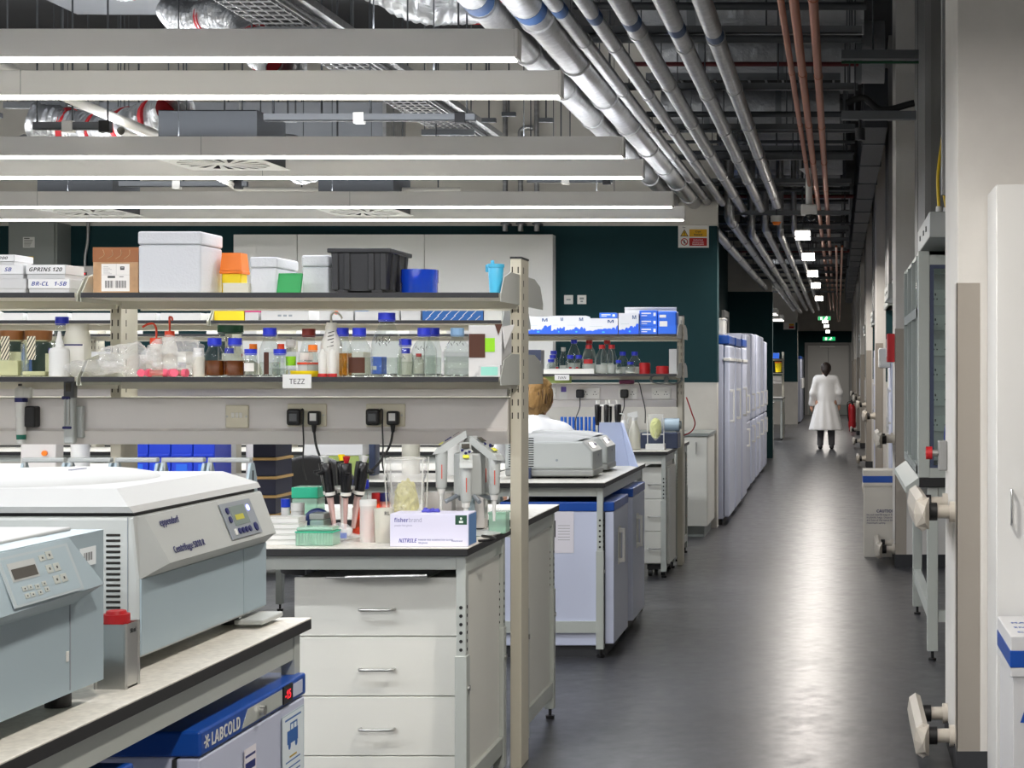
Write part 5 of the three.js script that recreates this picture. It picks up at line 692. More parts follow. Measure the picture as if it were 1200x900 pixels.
// ---------- plugs, dispensers on the trunking ----------
{ const zt = Z2 + .11, rel = .11;
  socketPlate(r2, PX(278, 6.24), 1.33, rel, .086, M.socket, false); const swp = r2.children[r2.children.length - 1]; mk('rocker', [0, 1, 2].map(k => bx(PX(278, 6.24) - .02 + k * .015, PX(278, 6.24) - .009 + k * .015, 1.325, 1.345, rel + .01, rel + .014, .002)), M.socketWhite, swp);
  for (const [u, w] of [[360, 'beside the switch plate'], [452, 'nearer the slotted upright']]) { const x = PX(u, 6.24), y = 1.335; socketPlate(r2, x, y, rel, .146); 
    let o = thing('power_adapter', 'black power adapter plugged in ' + w, 'plug', [x - .037, y - .005, zt + .0115]); mk('body', bx(-.026, .026, -.032, .03, 0, .045, .01), M.blackGloss, o); mk('rating_label', bx(-.014, .014, -.016, .012, .045, .046), std('#55585a', .5), o); mk('cord', tube([[.024, .02, .03], [.036, .03, .04], [.04, -.04, .05], [.045, -.1, .06], [.055, -.18, .1], [.08, -.23, .14]], .0028, 40, 6), M.black, o);
    o = thing('mains_plug', 'black mains plug with pale label plugged in ' + w, 'plug', [x + .034, y - .008, zt + .0115]); mk('body', bx(-.022, .022, -.028, .024, 0, .034, .008), M.black, o); mk('label', bx(-.012, .012, -.012, .016, .034, .035), M.white, o); mk('strain_relief', cyl(.006, .01, .03, 0, -.055, .02, 10), M.black, o); mk('cord', tube(u < 400 ? [[0, -.05, .02], [.01, -.1, .03], [.04, -.16, .06], [.08, -.22, .1]] : [[0, -.05, .02], [-.005, -.1, .04], [-.03, -.16, .08], [-.06, -.2, .12]], .0045, 30, 8), M.black, o); }
  let o = thing('repeat_pipette', 'grey handheld dispenser with blue accents hanging on the trunking', 'pipette', [PX(75, 6.15), 1.21, zt + .02]); mk('holder', bx(.004, .038, .04, .16, -.018, .01, .005), M.instr, o); mk('grip', bx(-.02, .02, .02, .2, .01, .04, .008), M.instr, o); mk('head', prism([[-.018, .19], [.02, .19], [.022, .26], [.012, .285], [-.008, .285], [-.018, .265]], .008, .044, .005), std('#4c4f52', .35), o); mk('display', bx(-.008, .01, .215, .245, .044, .045), M.lcdDark, o); mk('blue_ring', [bx(-.024, .008, .185, .197, .012, .046, .004), bx(-.022, .012, .075, .085, .012, .046, .004)], M.navy, o); mk('rods', [rod([-.01, .09, .043], [-.01, .19, .043], .0025), rod([.004, .09, .043], [.004, .19, .043], .0025)], M.steel, o);
  o = thing('electronic_pipette', 'white electronic pipette with blue ring and green tip in a black holder', 'pipette', [PX(10, 6.12), 1.2, zt + .03]); mk('holder', bx(.02, .06, .09, .17, -.028, .02, .008), M.black, o); mk('body', lathe([[0, .03], [.014, .03], [.017, .06], [.019, .15], [.022, .2], [.022, .235], [.012, .245], [0, .245]]), M.white, o); mk('trigger_arm', bx(.0, .038, .2, .24, -.014, .014, .006), M.white, o); mk('blue_ring', cyl(.023, .023, .016, 0, .185, 0), M.navy, o); mk('green_tip', cyl(.0165, .0175, .018, 0, .045, 0), std('#0c6a58', .5), o); mk('button', cyl(.007, .007, .008, -.004, .245, 0), M.dark, o);
}
// ---------- on the drawers bench ----------
{
  // row of grey carriers behind the centrifuge
  for (let i = 0; i < 5; i++) { const w = .155, d = 5.62, o = thing('gel_tank_frame', 'grey plastic carrying frame with slotted sides in a row behind the large centrifuge', 'frame', [PX(52 + i * 54.5, d), TOP, -d], 0, 'grey frames behind the large centrifuge');
    mk('tray', bx(-w / 2, w / 2, 0, .1, .05, -.1, .006), M.instrGrey, o); const sp = (x) => prismX([[-.06, .1], [.05, .1], [.035, .22], [.01, .27], [-.02, .27], [-.045, .22]], x - .005, x + .005, .002);
    mk('side_plate', sp(w / 2 - .008), M.instrBlue, o); mk('side_plate', sp(-w / 2 + .008), M.instrBlue, o); mk('handle_bar', [bx(-w / 2 + .008, w / 2 - .008, .272, .288, .012, -.02, .005), hull([[-w / 2 - .002, .19, .01], [-w / 2 + .012, .19, .01], [-w / 2 + .02, .288, .01], [-w / 2 + .006, .288, .01], [-w / 2 - .002, .19, .0], [-w / 2 + .012, .19, .0], [-w / 2 + .02, .288, .0], [-w / 2 + .006, .288, 0]])], M.instr, o); mk('slot', [bx(w / 2 - .002, w / 2 - .001, .17, .245, -.008, .004, .0004)], M.dark, o); }
  // glove box
  let i = item(457, 549, 602, TOP, 5.5), o = thing('glove_box', 'pale lilac nitrile glove box with lettering at the bench front', 'box', [i.x, TOP, -5.5]); const w = i.w, h = i.h;
  mk('carton', bx(-w / 2, w / 2, 0, h, 0, -.12, .002), std('#d5d4e6', .6), o); mk('side_band', bx(w / 2, w / 2 + .0008, .004, h - .004, -.004, -.116), std('#5f86b8', .6), o);
  plate('print', w * .99, h * .98, printed(560, 200, (c, W, H) => { c.fillStyle = '#d9d7ea'; c.fillRect(0, 0, W, H); c.fillStyle = '#2a2a86'; c.font = 'bold 36px sans-serif'; c.fillText('fisher', 28, 50); const q = c.measureText('fisher').width; c.fillStyle = '#8a88a8'; c.font = '36px sans-serif'; c.fillText('brand', 30 + q, 50); c.font = '15px sans-serif'; c.fillText('powder free gloves', 30, 76); c.fillStyle = '#2a2a86'; c.font = 'italic bold 34px sans-serif'; c.fillText('NITRILE', 58, 176); c.fillStyle = '#555a80'; c.font = 'bold 14px sans-serif'; c.fillText('POWDER FREE EXAMINATION GLOVES', 200, 165); c.fillText('100 gloves', 200, 183); c.fillText('fisherbrand', 440, 172); c.fillStyle = '#1d4a34'; c.fillRect(468, 8, 84, 58); c.fillStyle = '#dfe8e0'; c.beginPath(); c.arc(510, 28, 8, 0, 7); c.fill(); c.fillRect(495, 42, 30, 14); }), o, [0, h / 2, .0003]);
  mk('glove_tuft', crumple(new THREE.IcosahedronGeometry(.025, 4).scale(1.2, .35, .7), .008, 60).translate(-.01, h + .004, -.06), std('#4a4ab0', .6), o);
  // green tip box
  i = item(346, 390, 618, TOP, 5.52); o = thing('tip_box', 'pale green pipette tip box with teal rim', 'box', [i.x, TOP, -5.52]); mk('base', bx(-i.w / 2, i.w / 2, 0, i.h * .72, 0, -.085, .004), M.greenClear, o); for (let k = 0; k < 12; k++) mk('tip', cyl(.0015, .0028, i.h * .62, -i.w / 2 + .008 + k * (i.w - .016) / 11, .004, .0005, 8), M.greenClear, o); mk('rim', bx(-i.w / 2 - .002, i.w / 2 + .002, i.h * .7, i.h * .78, .002, -.087, .002), M.tealClear, o); mk('lid', bx(-i.w / 2 + .002, i.w / 2 - .002, i.h * .78, i.h, -.002, -.083, .006), M.greenClear, o);
  for (let k = 0; k < 5; k++) { o = thing('plate_stack', 'thin white lidded plate in the pile beside the green tip box', 'plate', [PX(330, 5.55) + .003 * (k % 2), TOP + k * .0185, -5.55], .02 * (k % 3), 'pile of white plates'); mk('dish', bx(-.062, .055, 0, .013, .0, -.085, .002), M.white, o); mk('lid', bx(-.063, .056, .0125, .018, .001, -.086, .002), M.plastic, o); }
  for (const [u0, u1, v, d, mt, lt, lab] of [[342, 372, 571, 5.95, M.greenClear, M.tealClear, 'green-lidded tip box beside the pipette carousel'], [363, 379, 602, 5.75, M.greenClear, M.frameDark, 'small green tub with grey lid']]) { i = item(u0, u1, v, TOP, d); o = thing('tip_box', lab, 'box', [i.x, TOP, -d]); mk('base', bx(-i.w / 2, i.w / 2, 0, i.h * .75, 0, -.09, .004), mt, o); mk('lid', bx(-i.w / 2 - .002, i.w / 2 + .002, i.h * .76, i.h, .002, -.092, .004), lt, o); }
  for (const [u0, u1, v, d, lab, mt] of [[339, 354, 590, 5.85, 'small white screw tub beside the blue tape roll', M.white], [328, 338, 585, 5.95, 'narrow white vial with blue stripe', M.whiteCard]]) { i = item(u0, u1, v, TOP, d); o = thing('small_tub', lab, 'tub', [i.x, TOP, -d - i.w / 2]); mk('tub', cyl(i.w / 2, i.w / 2, i.h * .75, 0, 0, 0), mt, o); mk('cap', cyl(i.w / 2 + .001, i.w / 2 + .001, i.h * .24, 0, i.h * .76, 0), d > 5.9 ? M.blue : M.white, o); }
  o = thing('tape_roll', 'dark blue plastic disc standing by the pipettes', 'roll', [PX(370, 5.82), TOP, -5.84]); mk('disc', new THREE.TorusGeometry(.034, .016, 12, 32).translate(0, .05, 0), std('#13285e', .35), o); mk('hub', rod([0, .05, -.008], [0, .05, .008], .02, 20), M.blue, o);
  // pipette carousel with black pipettes
  const cx = PX(400, 5.75), cz = -5.78; o = thing('pipette_carousel', 'clear carousel stand holding black pipettes', 'stand', [cx, TOP, cz]); mk('base', lathe([[0, 0], [.06, 0], [.062, .008], [.04, .014], [.012, .02], [0, .02]], 30), M.plastic, o); mk('column', cyl(.01, .01, .2, 0, .015, 0, 14), M.plastic, o); mk('ring', new THREE.TorusGeometry(.036, .006, 8, 30).rotateX(Math.PI / 2).translate(0, .175, 0), M.plastic, o);
  for (let k = 0; k < 6; k++) { const a = k * 1.047 + .4, p = thing('black_pipette', 'black pipette with pale collar hanging in the clear carousel', 'pipette', [cx + Math.sin(a) * .036, TOP + .035, cz + Math.cos(a) * .036], a, 'black pipettes in the carousel'); const lean = g => g.scale(1.55, .98, 1.55).rotateX(.16); mk('handle', lean(lathe([[0, .115], [.0085, .115], [.011, .13], [.0125, .2], [.012, .235], [.0, .238]], 14)), k === 2 ? M.dark : M.blackGloss, p); mk('plunger', lean(cyl(.005, .008, .022, 0, .238, 0, 12)), [M.red, M.white, M.frame, M.yellow, M.white, M.frame][k], p); mk('collar', lean(cyl(.0115, .0115, .012, 0, .122, 0, 14)), M.socketWhite, p); mk('shaft', lean(cyl(.0032, .006, .115, 0, 0, 0, 12)), std('#c9a6a0', .4), p); mk('finger_hook', lean(bx(-.006, .006, .2, .212, .01, .026, .003)), M.blackGloss, p); }
  // bottle with blue cap, orange tubes and beakers
  duran('short clear bottle with blue cap and orange liquid on the drawers bench', 410, 430, 563, 5.85, M.capBlue, { base: TOP, liq: M.orangeLiq, level: .5, name: 'reagent_bottle', neck: .024 });
  i = item(417, 436, 587, TOP, 5.6); o = thing('tube_pot', 'clear jar of pinkish tubes with white lid', 'jar', [i.x, TOP, -5.65]); mk('jar', cyl(i.w / 2, i.w / 2, i.h * .86, 0, 0, 0, 20), M.plastic, o); for (let k = 0; k < 5; k++) mk('tube', cyl(.004, .005, i.h * .78, -.012 + k * .006, .004, .006 * (k % 2), 8), M.orangeLiq, o); mk('lid', cyl(i.w / 2 + .001, i.w / 2 + .001, i.h * .14, 0, i.h * .86, 0), M.white, o);
  i = item(434, 457, 597, TOP, 5.58); o = thing('plastic_beaker', 'translucent plastic beaker with marker initials beside glove box', 'beaker', [i.x, TOP, -5.63]); mk('beaker', lathe([[0, 0], [i.w * .44, 0], [i.w / 2, i.h], [i.w * .48, i.h], [i.w * .42, .004], [0, .004]]), M.hdpe, o); mk('contents', cyl(i.w * .42, i.w * .45, i.h * .4, 0, .004, 0), std('#e8c9b0', .6), o); mk('initials', turned(text('RL', .012), 0, .3, [.008, i.h * .82, i.w * .47]), M.dark, o);
  for (const [u, c, l, lab] of [[440, M.capRed, M.orangeLiq, 'small bottle with red cap and orange liquid'], [449, M.navy, M.pinkLiq, 'small bottle with navy cap and pink liquid']]) { i = item(u - 6, u + 6, 578, TOP, 5.9); o = thing('small_vial', lab, 'bottle', [i.x, TOP, -5.92]); mk('vial', cyl(i.w / 2, i.w / 2, i.h * .8, 0, 0, 0, 18), l, o); mk('cap', cyl(i.w / 2 + .001, i.w / 2 + .001, i.h * .2, 0, i.h * .8, 0, 18), c, o); }
  o = thing('sample_bag', 'small clear bag of blue-white sachets beside the pipettes', 'bag', [PX(398, 5.65), TOP, -5.66]); mk('film', crumple(new THREE.IcosahedronGeometry(1, 10).scale(.035, .03, .025), .008, 50, 4).translate(0, .034, 0), M.bag, o); mk('sachets', [bx(-.02, .0, .015, .04, -.004, .004), bx(.0, .02, .012, .03, -.006, .002)], M.midBlue, o);
  // waste bag in stand
  i = item(448, 494, 537, TOP, 5.8); o = thing('waste_bag_stand', 'clear waste bag of used tips held in a wire frame', 'bag', [i.x, TOP, -5.86]); { const W = i.w / 2, H = i.h; const g = crumple(new THREE.CylinderGeometry(W * .98, W * .8, H * .97, 40, 24, true), .01, 30, 5).translate(0, H * .5, 0); mk('bag', g, M.bag, o); mk('frame', [rod([-W * .8, 0, .03], [-W, H, .04], .0025), rod([W * .85, 0, .03], [W, H, .04], .0025), rod([-W * .8, 0, -.03], [-W, H, -.04], .0025), rod([W * .85, 0, -.03], [W, H, -.04], .0025), new THREE.TorusGeometry(W * .97, .003, 6, 40).rotateX(Math.PI / 2).translate(0, H * .985, 0)], M.plastic, o); mk('used_tips', crumple(new THREE.IcosahedronGeometry(1, 8).scale(W * .6, H * .3, W * .5), .012, 60, 9).translate(0, H * .42, 0), phy({ color: '#ded98a', roughness: .5, transmission: .4, thickness: 0 }), o); mk('base_plate', bx(-W, W, 0, .006, -.05, .05, .003), M.plastic, o); }
  // charging stand with electronic pipettes
  const sx = PX(552, 5.9), sz = -5.92; o = thing('charging_stand', 'grey charging stand for electronic pipettes beside the slotted upright', 'stand', [sx, TOP, sz]); mk('foot_plate', lathe([[0, 0], [.1, 0], [.1, .006], [.06, .012], [0, .012]], 36), M.instr, o); mk('mast', cyl(.02, .017, .27, -.01, .01, 0, 18), M.instrBlue, o); mk('cradle', [0, 1, 2, 3].map(k => { const a = k * 1.57 + .6; return bx(-.028, .028, .14, .29, .012, .05, .008).rotateY(a).translate(-.01, 0, 0); }), M.instr, o); mk('arm', [0, 1, 2, 3].map(k => { const a = k * 1.57 + .6; return rod([-.01 + Math.sin(a) * .02, .15, Math.cos(a) * .02], [-.01 + Math.sin(a) * .09, .12, Math.cos(a) * .09], .008); }), M.instrGrey, o);
  [[-.105, .02, -1.4], [.0, .1, .25], [.085, .035, 1.2], [.03, -.08, 2.6]].forEach(([dx, dz, a], k) => { const p = thing('electronic_pipette', 'pale grey electronic pipette with display hung on the charging stand, ' + ['on the waste bag side', 'hanging over the glove box', 'on the slotted upright side', 'at the rear'][k], 'pipette', [sx + dx, TOP + [.07, .028, .05, .05][k], sz + dz], 0);
    mk('handle', lathe([[0, .09], [.013, .09], [.019, .1], [.021, .17], [.022, .225], [.016, .24], [0, .24]], 18), M.instr, p); mk('shaft', cyl(.004, .009, .09, 0, 0, 0, 14), M.white, p); mk('collar', cyl(.012, .015, .02, 0, .075, 0, 14), M.white, p);
    const hd = mk('control_head', hull([[-.022, .232, .02], [.022, .232, .02], [-.022, .215, .03], [.022, .215, .03], [-.02, .3, -.085], [.02, .3, -.085], [-.02, .275, -.09], [.02, .275, -.09], [-.022, .222, -.01], [.022, .222, -.01]]).rotateY(a), M.instr, p); const top = g => g.rotateX(.59).translate(0, .262, -.03).rotateY(a); mk('display', top(bx(-.014, .014, .009, .0105, -.045, -.02)), M.lcdDark, hd); mk('yellow_key', top(bx(-.011, .011, .009, .012, .022, .04, .002)), std('#d9d84a', .4), hd); mk('button', [-.012, .012, 0].map((q, j) => top(cyl(.005, .005, .004, q, .008, -.006 + j * .008, 10))), M.navy, hd); mk('side_print', rod([Math.sin(.3) * .0212, .13, Math.cos(.3) * .0212], [Math.sin(.3) * .0215, .18, Math.cos(.3) * .0215], .0016, 5), M.orangeDeep, p); });
  for (const [u0, u1, v, d, lab] of [[495, 530, 577, 5.98, 'white heater block behind the glove box'], [534, 568, 573, 6.1, 'white power supply block behind the charging stand']]) { i = item(u0, u1, v, TOP, d); o = thing('bench_block', lab, 'instrument', [i.x, TOP, -d]); mk('case', bx(-i.w / 2, i.w / 2, .004, i.h, 0, -.06, .004), M.trunk, o); mk('badge', bx(-.012, .012, .012, .017, 0, .001), M.dark, o); mk('foot', [bx(-i.w / 2 + .01, i.w / 2 - .01, 0, .005, -.01, -.05)], M.black, o); }
  o = thing('green_tub', 'pale green translucent tub beside the slotted upright', 'tub', [PX(584, 5.95), TOP, -5.97]); mk('tub', bx(-.032, .03, 0, .075, .04, -.04, .006), M.greenClear, o); mk('rim', bx(-.034, .032, .07, .078, .042, -.042, .003), M.greenClear, o);
  tag(mk('charger_lead', tube([[PX(565, 5.8), TOP + .006, -5.8], [PX(580, 5.72), TOP + .006, -5.72], [PX(574, 5.65), TOP + .006, -5.66], [PX(560, 5.62), TOP + .006, -5.63]], .0045, 30), M.black), 'black lead curling on the worktop by the charging stand', 'cable');
  o = thing('green_lid_pot', 'small translucent pot with green contents at the back half of the bench', 'pot', [PX(618, 6.9), TOP, -6.75]); mk('pot', cyl(.03, .034, .07, 0, 0, 0), M.plastic, o); mk('lid', cyl(.036, .036, .012, 0, .07, 0), M.white, o); mk('contents', cyl(.027, .03, .04, 0, .003, 0), M.lime, o);
  // dark drawer stack, chair, blue boxes behind
  o = thing('card_file', 'dark navy stacked card file with wooden dividers and blue ball', 'file rack', [PX(312, 6.6), TOP, -6.62]); for (let k = 0; k < 4; k++) { mk('drawer', bx(-.06, .03, .012 + k * .075, .075 + k * .075, 0, -.2, .003), M.slate, o); o.children[o.children.length - 1].material = std('#1a1d38', .5); mk('divider', bx(-.065, .035, k * .075, .011 + k * .075, .004, -.205, .002), std('#c9a468', .6), o); } mk('top_board', bx(-.065, .035, .3, .31, .004, -.205, .002), std('#c9a468', .6), o);
  for (let k = 0; k < 4; k++) { o = thing('blue_bin', 'bright blue plastic storage bin in a row on the middle bench', 'bin', [PX(150 + k * 26, 8.95) + .05, TOP, -8.95], 0, 'blue bins on the middle bench'); mk('bin', bx(-.058, .058, 0, .26 - .03 * (k === 3 ? 1 : 0), 0, -.25, .006), M.blue, o); mk('front_lip', bx(-.055, .055, .12, .135, 0, .01, .004), M.blue, o); mk('label_slot', bx(-.03, .03, .04, .08, 0, .002), M.midBlue, o); }
  // office chair between the benches
  o = thing('lab_chair', 'black round-backed lab chair between the drawers bench and the fridge table', 'chair', [PX(385, 7.9), 0, -7.85]); mk('seat', cyl(.2, .21, .07, 0, .56, 0, 30), M.black, o); { const sh = new THREE.Shape(); sh.absellipse(0, 0, .2, .17, 0, 6.283); mk('backrest', new THREE.ExtrudeGeometry(sh, { depth: .03, bevelEnabled: true, bevelSize: .015, bevelThickness: .015 }).translate(0, .93, .19), M.black, o); } mk('back_bar', tube([[0, .56, .05], [0, .56, .24], [0, .7, .25], [0, .9, .22]], .014), M.dark, o); mk('gas_lift', cyl(.025, .02, .5, 0, .08, 0, 14), M.steel, o); for (let k = 0; k < 5; k++) { const a = k * 1.2566; const l = mk('leg', rod([0, .09, 0], [Math.sin(a) * .28, .06, Math.cos(a) * .28], .018), M.dark, o); mk('castor', rod([Math.sin(a) * .28 - .012, .026, Math.cos(a) * .28], [Math.sin(a) * .28 + .012, .026, Math.cos(a) * .28], .026, 12), M.black, l); }
}
// ---------- middle bench: rack and worktop ----------
{ const B = 1.7795, d = 9.15, G = 'on the middle rack'; let i, o;
  const put = (name, lab, u0, u1, vt, mat, f, dp = .2) => { const [c, k] = carton(name, lab, u0, u1, vt, B, d + .06, dp, mat); mk('top_flap', bx(-k.w / 2 + .002, k.w / 2 - .002, k.h, k.h + .001, -.002, -dp + .002), mat, c); if (f) f(c, k); return c; };
  put('yellow_carton', 'bright yellow carton on the middle rack', 251, 286, 358, M.yellow); put('kit_box', 'white kit box with pink lid on the middle rack', 287, 303, 366, M.whiteCard, (c, k) => mk('pink_lid', bx(-k.w / 2 - .001, k.w / 2 + .001, k.h + .0015, k.h + .03, .001, -.2, .002), M.pink, c)); put('kit_box', 'long white lettered kit box beside the pink lid', 306, 362, 364, M.whiteCard, (c, k) => mk('print', [0, 1, 2].map(q => bx(-.04 + q * .03, -.02 + q * .03, k.h * .4, k.h * .6, 0, .0006)), M.instrGrey, c)); put('kit_box', 'white kit box with an orange stripe and round logo', 374, 414, 360, M.whiteCard, (c, k) => { mk('stripe', bx(-k.w / 2, -k.w / 2 + .06, k.h * .84, k.h * .99, 0, .0008), M.orange, c); mk('logo', rod([.0, k.h * .6, 0], [.0, k.h * .6, .001], .012, 14), std('#e07a5a', .5), c); }); put('kit_box', 'white kit box with a bright blue corner tab', 416, 468, 360, M.whiteCard, (c, k) => mk('tab', bx(-k.w / 2, -k.w / 2 + .075, k.h * .7, k.h, 0, .0008), std('#1a7ac8', .5), c));
  put('kit_box', 'deep blue kit box with white diagonal strokes', 495, 566, 359, M.qBlue, (c, k) => { const s = []; for (let r = 0; r < 3; r++) for (let q = 0; q < 7; q++) { const x = -k.w / 2 + .03 + q * .046 + (r % 2) * .02, y = k.h * (.2 + r * .3); if (x < k.w / 2 - .02) s.push(hull([[x - .014, y - .012, 0], [x - .009, y - .012, 0], [x + .012, y + .012, 0], [x + .017, y + .012, 0], [x - .014, y - .012, .0008], [x + .017, y + .012, .0008]])); } mk('white_strokes', s, M.white, c); });
  put('clear_box', 'clear plastic box at the end of the middle rack', 567, 588, 361, M.plastic); put('kit_box', 'plain white box between blue-tab and deep blue kit boxes', 470, 493, 361, M.whiteCard);
  for (let k = 0; k < 5; k++) put('paper_carton', 'low white carton along the middle rack', -20 + k * 52, 27 + k * 52, 367, M.whiteCard).userData.group = 'low white cartons on the middle rack';
  // lower shelf of middle rack
  for (let k = 0; k < 12; k++) { const x = -2.1 - k * .33, b = k % 3; if (b === 1) { const q = thing('storage_bottle', 'white bottle with blue cap on the lower middle rack shelf', 'bottle', [x, SL, -9.4 + .0], 0, 'white bottles on the middle rack'); mk('bottle', cyl(.04, .04, .12, 0, 0, .05), M.hdpe, q); mk('cap', cyl(.025, .025, .03, 0, .12, .05), M.capBlue, q); } else { const q = thing('supply_box', ['plain white supply box on the lower middle rack shelf', '', 'translucent box with grey stripe on the lower middle rack shelf'][b], 'box', [x, SL, -9.32], 0, ['plain white boxes on the middle rack', '', 'translucent boxes on the middle rack'][b]); mk('carton', bx(-.11, .11, 0, .13, .03, -.12, .003), b ? M.hdpe : M.whiteCard, q); mk('stripe', bx(-.11, .11, .04, .07, .03, .031), b ? M.instrGrey : M.white, q); } }
  // worktop clutter seen under the trunking
  const mats = [[M.white, M.red], [M.hdpe, M.yellow], [M.slate, M.slate], [M.white, M.capBlue], [M.trunk, M.orange]];
  for (let k = 0; k < 16; k++) { const x = -2.15 - k * .26, c = mats[k % 5], t = k % 5, q = thing(['bench_jar', 'hdpe_bottle', 'instrument_case', 'spray_pot', 'bench_block'][t], ['white jar with red lid on the middle bench', 'translucent bottle with yellow cap on the middle bench', 'navy instrument case on the middle bench', 'white pot with blue cap on the middle bench', 'pale block heater with orange knob on the middle bench'][t], ['jar', 'bottle', 'case', 'pot', 'instrument'][t], [x, TOP, -9.29 - .1 * (k % 2)], 0, ['white jars', 'yellow-capped bottles', 'navy cases', 'blue-capped pots', 'block heaters'][t] + ' on the middle bench'); if (t === 2 || t === 4) { mk('case', bx(-.1, .1, 0, .2, .05, -.05, .01), c[0], q); mk('knob', rod([.04, .12, .05], [.04, .12, .065], .015, 14), c[1], q); } else { mk('body', cyl(.05, .05, .18, 0, 0, 0), c[0], q); mk('cap', cyl(.035, .035, .04, 0, .18, 0), c[1], q); } }
  o = thing('paper_pad', 'pale green and white paper carton lying on the middle bench', 'box', [PX(400, 8.9), TOP, -8.9]); mk('carton', bx(-.2, .12, .13, .26, .02, -.1, .003), M.whiteCard, o); mk('lower_carton', bx(-.2, .12, 0, .128, .02, -.1, .003), M.greenTape, o); mk('green_tab', bx(.06, .1, .2, .25, .02, .021), M.darkGreen, o);
}
